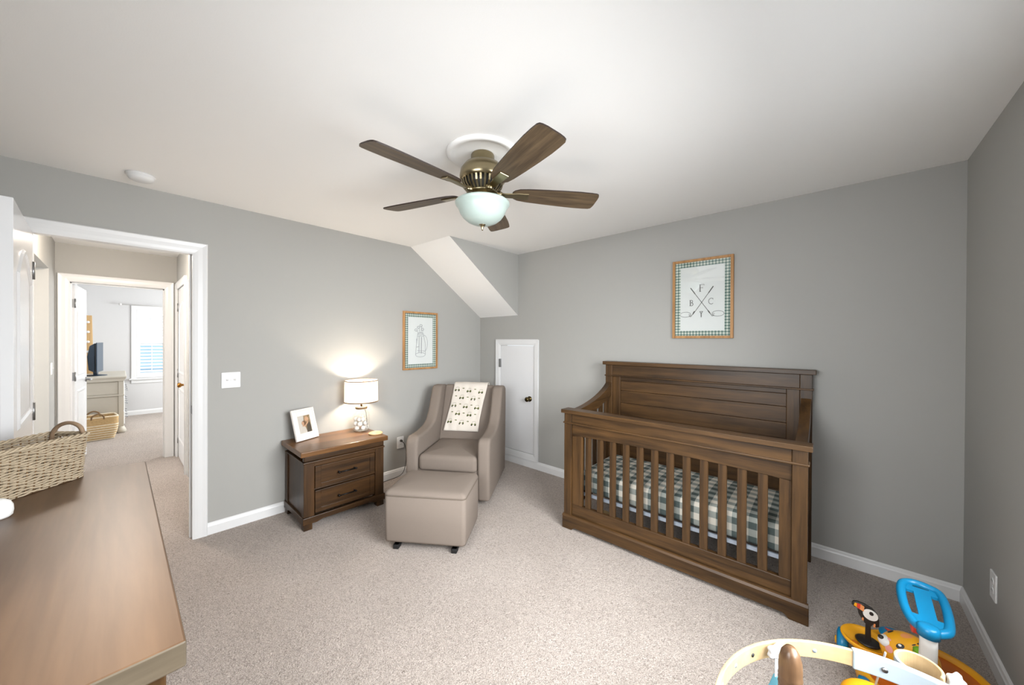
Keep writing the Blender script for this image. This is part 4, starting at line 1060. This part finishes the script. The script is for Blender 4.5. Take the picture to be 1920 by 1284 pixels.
# ------------------------------------------------------------------ toys in the lower right
# push-along activity walker
wk = thing('activity_walker', 'yellow push-along baby walker with toucan, tiger face and blue handle', 'toy walker')
def ellipse(cx, cy, rx, ry, z, n=40, p=2.5): 
    out = []
    for i in range(n):
        t = 2*PI*i/n; c, s = math.cos(t), math.sin(t)
        out.append((cx+rx*abs(c)**(2/p)*(1 if c >= 0 else -1), cy+ry*abs(s)**(2/p)*(1 if s >= 0 else -1), z))
    return out
cx, cy = 3.682, -.985
rings_mesh([ellipse(cx,cy,.185,.22,.025), ellipse(cx,cy,.205,.24,.035), ellipse(cx,cy,.210,.246,.07), ellipse(cx,cy,.205,.24,.10), ellipse(cx,cy,.196,.232,.108), ellipse(cx,cy,.186,.222,.104), ellipse(cx,cy,.178,.214,.088)], True, False).build('base_shell', 'toy_yellow', wk)
rings_mesh([ellipse(cx,cy,.179,.215,.089), ellipse(cx,cy,.10,.12,.083), ellipse(cx,cy,.01,.012,.083)], False, True).build('tray', 'toy_orange', wk)
# left bowl
MB().lathe([(0,.01),(.06,.012),(.078,.02),(.084,.034),(.080,.040),(.074,.034),(.05,.024),(0,.022)], (3.515,-.915,.085), 28).build('bowl', 'toy_yellow', wk)
MB().lathe([(0,0),(.014,0),(.014,.008),(.006,.010),(0,.006)], (3.478,-.962,.105), 14).build('boss', 'toy_orange', wk)
for x, y in ((3.440,-.905),(3.50,-1.18),(3.86,-1.16),(3.875,-.90)):
    sx = -1 if x < cx else 1
    wh = MB().lathe([(0,-.020),(.040,-.020),(.055,-.014),(.058,0),(.055,.014),(.040,.020),(0,.020)], (x, y, .058), 24, 'x').build('wheel', 'toy_blue', wk)
    MB().lathe([(0,sx*.020),(.018,sx*.021),(.014,sx*.026),(0,sx*.027)], (x, y, .058), 14, 'x').build('hub', 'toy_yellow', wh)
# toucan on a stalk, facing the camera
TX, TY = 3.522, -.920
face = math.atan2(-3.146-TY, 3.414-TX)+PI/2
tm = Matrix.Translation((TX, TY, .118)) @ Matrix.Rotation(face, 4, 'Z')
MB().lathe([(0,0),(.040,0),(.042,.004),(.036,.008),(0,.009)], (TX, TY, .112), 24).build('toucan_base', 'toy_black', wk)
tc_ = MB(); tc_.prism([(-.010,0),(.010,0),(.008,.095),(-.008,.095)], -.007, .007, 'y'); tc_.build('toucan_stalk', 'toy_black', wk, .002, xf=tm)
bird = [(-.010,.075),(-.020,.09),(-.030,.105),(-.034,.125),(-.030,.136),(-.044,.130),(-.054,.140),(-.050,.152),(-.036,.158),(-.012,.158),(.012,.150),(.028,.132),(.034,.108),(.034,.082),(.024,.074),(.016,.084),(.010,.072)]
tu = MB().prism(bird, -.008, .008, 'y').build('toucan_body', 'toy_black', wk, .003, xf=tm)
def bp_(poly, name, mat, y=-.0088): return MB().prism(poly, y-.0012, -.007, 'y').build(name, mat, tu, xf=tm)
bp_([(-.046,.138),(-.030,.133),(-.030,.152),(-.043,.151)], 'beak_yellow', 'toy_yellow'); bp_([(-.036,.134),(-.024,.130),(-.022,.153),(-.036,.153)], 'beak_red', 'toy_red', -.0094); bp_([(-.026,.131),(-.014,.127),(-.012,.148),(-.024,.154)], 'beak_orange', 'toy_peach', -.010)
bp_([(.007+.024*math.cos(i*PI/9), .122+.023*math.sin(i*PI/9)) for i in range(18)], 'face_patch', 'toy_white'); bp_([(.010+.007*math.cos(i*PI/6), .130+.008*math.sin(i*PI/6)) for i in range(12)], 'eye', 'toy_black', -.0105)
bp_([(-.020,.088),(-.014,.086),(-.014,.098),(-.019,.099)], 'wing_mark', 'toy_peach'); bp_([(.016,.076),(.022,.076),(.023,.090),(.018,.090)], 'wing_mark', 'toy_peach')
# blue disc with red star
dsc = MB().lathe([(0,0),(.038,0),(.046,.006),(.046,.014),(.040,.018),(0,.018)], (3.605,-.850,.135), 24).build('spinner', 'toy_blue', wk)
MB().prism([((.032 if i % 2 == 0 else .016)*math.cos(i*PI/5)+3.605, (.032 if i % 2 == 0 else .016)*math.sin(i*PI/5)-.850) for i in range(10)], .152, .157, 'z').build('spinner_star', 'toy_red', dsc)
MB().lathe([(0,0),(.012,0),(.012,.06),(0,.06)], (3.605,-.850,.078), 12).build('spinner_post', 'toy_yellow', wk)
# tiger head lying back, nose towards the left
hd = MB().sphere((3.634,-1.020,.190), (.084,.070,.074), 24, 16).build('tiger_head', 'toy_yellow', wk)
def spot(d, r, name, mat, grow=1.004, sq=1.0, cen=(3.634,-1.020,.190), rad=(.084,.070,.074)):
    d = Vector(d).normalized(); a = d.orthogonal().normalized(); b = d.cross(a); mb = MB(); vs = []
    n = 14; vs.append(d)
    ring = [(d+a*r*math.cos(2*PI*i/n)+b*r*sq*math.sin(2*PI*i/n)).normalized() for i in range(n)]
    inner = [(d+a*r*.5*math.cos(2*PI*i/n)+b*r*.5*sq*math.sin(2*PI*i/n)).normalized() for i in range(n)]
    V = [d]+inner+ring; V = [(cen[0]+v.x*rad[0]*grow, cen[1]+v.y*rad[1]*grow, cen[2]+v.z*rad[2]*grow) for v in V]
    f = [(0, 1+i, 1+(i+1) % n) for i in range(n)]+[(1+i, 1+n+i, 1+n+(i+1) % n, 1+(i+1) % n) for i in range(n)]
    mb.add(V, f, True); return mb.build(name, mat, hd)
MB().sphere((3.574,-1.034,.214), (.030,.028,.022), 16, 10).build('muzzle', 'toy_white', hd); MB().sphere((3.554,-1.042,.228), (.010,.010,.007), 10, 8).build('nose', 'toy_black', hd)
MB().sphere((3.586,-1.042,.231), (.016,.014,.008), 12, 8).build('muzzle_blush', 'toy_pink', hd)
spot((-.35,-.72,.62), .17, 'eye', 'toy_black', 1.012, .7); spot((-.62,.1,.80), .15, 'eye', 'toy_black', 1.012, .7); spot((-.36,-.70,.66), .06, 'eye_glint', 'toy_white', 1.02)
spot((-.72,-.68,.22), .18, 'cheek', 'toy_pink', 1.01)
for d, r in (((.35,-.25,.9), .20), ((.55,-.05,.8), .18), ((.10,-.5,.85), .10), ((-.45,-.85,.1), .10)): spot(d, r, 'stripe', 'toy_black', 1.01, .28)
spot((-.1,-.1,.98), .26, 'forehead_patch', 'toy_peach', 1.006, .6)
for y in (-.985, -1.075): MB().sphere((3.685, y, .250), (.018,.016,.018), 12, 8).build('ear', 'toy_yellow', hd)
MB().lathe([(0,0),(.05,0),(.045,.05),(.04,.07),(0,.07)], (3.640,-1.030,.080), 20).build('neck', 'toy_yellow', wk)
# rollers and handle post
MB().tube([(3.655,-1.075,.09),(3.650,-1.145,.38)], .004, 6).build('roller_axle', 'toy_white', wk); MB().lathe([(0,-.022),(.024,-.022),(.028,-.012),(.028,.012),(.024,.022),(0,.022)], (3.662,-1.085,.215), 16).build('bead', 'toy_teal', wk)
MB().lathe([((.020+.006*(i % 2)) if 0 < i < 9 else 0, -.02+.0044*i) for i in range(10)], (3.660,-1.10,.255), 14).build('bead', 'toy_green', wk)
MB().tube([(3.657,-1.20,.085),(3.652,-1.275,.40),(3.650,-1.290,.452)], [.024,.0215,.021], 18).build('handle_post', 'toy_white', wk)
MB().tube([(3.634,-1.248,.315),(3.634,-1.252,.332)], [.002,.002], 6).build('post_button', 'toy_grey', wk)
MB().box(3.618, 3.650, -1.215, -1.18, .385, .425).build('clicker', 'toy_red', wk, .006)
hz = lambda y: .455+(-1.24-y)*-.16
ho_ = [(3.604,-1.045),(3.640,-1.022),(3.690,-1.030),(3.716,-1.055),(3.722,-1.15),(3.712,-1.250),(3.690,-1.285),(3.650,-1.300),(3.612,-1.272),(3.594,-1.20),(3.592,-1.10)]
ho = [(3.655+(x-3.655)*.84, -1.165+(y+1.165)*.90) for x, y in ho_]
hp = smooth_closed([(x, y, hz(y)) for x, y in ho], 6)
MB().tube(hp, .0135, 10, True).build('handle_rim', 'toy_blue', wk)
hpts = [Vector((p.x, p.y)) for p in hp]; hpl = MB()
mb = MB()
def plate(poly):
    poly = [(3.655+(x-3.655)*.84, -1.165+(y+1.165)*.90) for x, y in poly]
    mb.add([(x, y, hz(y)-.006) for x, y in poly]+[(x, y, hz(y)+.004) for x, y in poly], [tuple(range(len(poly)-1,-1,-1)), tuple(range(len(poly), 2*len(poly)))]+[(i, (i+1) % len(poly), len(poly)+(i+1) % len(poly), len(poly)+i) for i in range(len(poly))])
plate([(3.632,-1.055),(3.684,-1.055),(3.684,-1.275),(3.632,-1.275)]); plate([(3.600,-1.055),(3.632,-1.045),(3.632,-1.085),(3.600,-1.085)]); plate([(3.684,-1.045),(3.712,-1.06),(3.712,-1.085),(3.684,-1.085)]); plate([(3.604,-1.225),(3.632,-1.225),(3.632,-1.285),(3.615,-1.265)]); plate([(3.684,-1.225),(3.710,-1.225),(3.706,-1.26),(3.684,-1.28)])
mb.build('handle_plate', 'toy_blue', wk)
MB().lathe([(0,0),(.028,0),(.028,.03),(.02,.035),(0,.035)], (3.650,-1.288,.435), 18).build('handle_collar', 'toy_blue', wk)
# wooden play gym: bent plywood hoop on three splayed legs, white joint, hanging toys
RZ, RR = .60, .361; RC = Vector((3.559, -2.144))
gy = thing('play_gym', 'pale bentwood play gym hoop in the lower right foreground', 'play gym')
def band(c, r, a0, a1, z0, z1, th, n=40):
    mb = MB(); pts = []
    for i in range(n+1):
        a = math.radians(a0+(a1-a0)*i/n); pts.append((c[0]+r*math.cos(a), c[1]+r*math.sin(a), 0))
    return mb.sweep(pts, [(0,z0),(th,z0),(th,z1),(0,z1)], lambda i: (Vector((pts[i][0]-c[0], pts[i][1]-c[1], 0)).normalized(), Vector((0,0,1))))
band(RC, RR-.009, 106, 280, RZ-.043, RZ, .009).build('hoop', 'pale_plywood', gy, .002)
band(RC, RR-.009, 280, 345, RZ-.043, RZ, .009).build('hoop', 'pale_plywood', gy, .002)
jn = band(RC, RR-.014, 62, 108, RZ-.046, RZ+.003, .018).build('joint', 'toy_paleblue', gy, .003)
for a in (70, 98):
    a_r = math.radians(a); c = (RC.x+(RR-.014)*math.cos(a_r), RC.y+(RR-.014)*math.sin(a_r)); nd = Vector((-math.cos(a_r), -math.sin(a_r), 0))
    MB().tube([Vector((c[0], c[1], RZ-.02))-nd*.002, Vector((c[0], c[1], RZ-.02))+nd*.003], .0065, 12).build('screw', 'steel', jn)
for a in (122, 152, 164, 178):
    a_r = math.radians(a); c = (RC.x+(RR-.009)*math.cos(a_r), RC.y+(RR-.009)*math.sin(a_r)); nd = Vector((-math.cos(a_r), -math.sin(a_r), 0))
    MB().tube([Vector((c[0], c[1], RZ-.022))-nd*.001, Vector((c[0], c[1], RZ-.022))+nd*.0012], .0055, 12).build('peg_hole', 'toy_grey' if a != 152 else 'slot_dark', gy)
# small second arch springing from the joint
C2 = Vector((3.576, -1.742)); band(C2, .038, -30, 190, RZ-.045, RZ-.002, .007, 24).build('arch', 'pale_plywood', gy, .002)
band(C2, .038, 190, 235, RZ-.045, RZ-.002, .007, 12).build('arch_joint', 'toy_paleblue', gy, .002)
for a in (170, 240, 330):
    a_r = math.radians(a); p = Vector((RC.x+RR*math.cos(a_r), RC.y+RR*math.sin(a_r), RZ-.03)); f = Vector((RC.x+(RR+.0)*math.cos(a_r)*1.0, RC.y+RR*math.sin(a_r), 0))
    if a == 170: continue
    MB().tube([f, p], .014, 10).build('leg', 'pale_plywood', gy)
f = Vector((RC.x+RR*math.cos(math.radians(195)), RC.y+RR*math.sin(math.radians(195)), 0)); MB().tube([f, f+Vector((0,0,RZ-.03))], .014, 10).build('leg', 'pale_plywood', gy)
# cloud and star hanging from the hoop
a_r = math.radians(140.5); cp = Vector((RC.x+(RR-.014)*math.cos(a_r), RC.y+(RR-.014)*math.sin(a_r), RZ)); fz = Matrix.Translation(cp) @ Matrix.Rotation(a_r+PI/2+PI, 4, 'Z')
cs_ = thing('hanging_star', 'blue felt star hanging by a white cloud clip from the play gym hoop', 'hanging toy')
cl = [(.026*math.cos(t)*(1+.16*math.cos(5*t)), -.016+.018*math.sin(t)*(1+.16*math.cos(5*t))) for t in [2*PI*i/40 for i in range(40)]]
MB().prism(cl, -.012, -.001, 'y').build('cloud', 'felt_white', cs_, .002, xf=fz)
MB().prism([(-.006,-.03),(.006,-.03),(.006,-.085),(-.006,-.085)], -.008, -.006, 'y').build('ribbon', 'felt_white', cs_, xf=fz)
st_ = [((.068 if i % 2 == 0 else .034)*math.sin(2*PI*i/10), -.145+(.068 if i % 2 == 0 else .034)*math.cos(2*PI*i/10)) for i in range(10)]
MB().prism(rounded(st_, .012), -.020, .002, 'y').build('star', 'felt_blue', cs_, .006, xf=fz)
# second white cloud on the small arch
o = MB().prism([(.018*math.cos(t)*(1+.16*math.cos(5*t)), .022*math.sin(t)*(1+.16*math.cos(5*t))) for t in [2*PI*i/30 for i in range(30)]], -.005, .005, 'y').build('cloud_clip', 'felt_white', None, .002)
o.location = (3.602, -1.742, RZ-.028); o.rotation_euler = (.0, 0, .5); o.location = (3.640, -1.728, RZ-.02); tag(o, 'small white felt cloud clipped to the short arch beside the walker', 'hanging toy')
# turned wooden post standing inside the hoop
tp = thing('wooden_post', 'dark turned wooden post with rounded tip standing inside the play gym hoop', 'wooden post', (3.330, -1.985, 0))
MB().lathe([(0,0),(.06,0),(.062,.01),(.05,.02),(.022,.03),(0,.03)], n=28).build('foot', 'turned_wood', tp)
pr = [(0,.03),(.022,.03),(.026,.10),(.0255,.545),(.0240,.551),(.0265,.556),(.0240,.561),(.0265,.566),(.0240,.571),(.0265,.576),(.0250,.581),(.0255,.598),(.0245,.618),(.0195,.638),(.011,.651),(0,.655)]
MB().lathe(pr, n=24).build('shaft', 'turned_wood', tp)
# yellow, red and white plush lying under the joint
pt = thing('plush_toy', 'yellow plush toy with red and white patches below the play gym joint', 'plush toy', (3.500, -1.640, .36))
MB().sphere((0,0,0), (.075,.06,.05), 20, 14).build('body', 'toy_yellow', pt); MB().sphere((.045,-.012,.022), (.030,.026,.026), 14, 10).build('red_ear', 'toy_red', pt); MB().sphere((.085,-.03,.012), (.05,.04,.038), 16, 10).build('head', 'toy_white', pt); MB().sphere((.105,-.062,.02), (.016,.012,.014), 10, 8).build('patch', 'toy_pink', pt)
MB().tube([(0,0,.04),(.02,-.05,.20)], .0025, 6).build('strap', 'felt_white', pt)
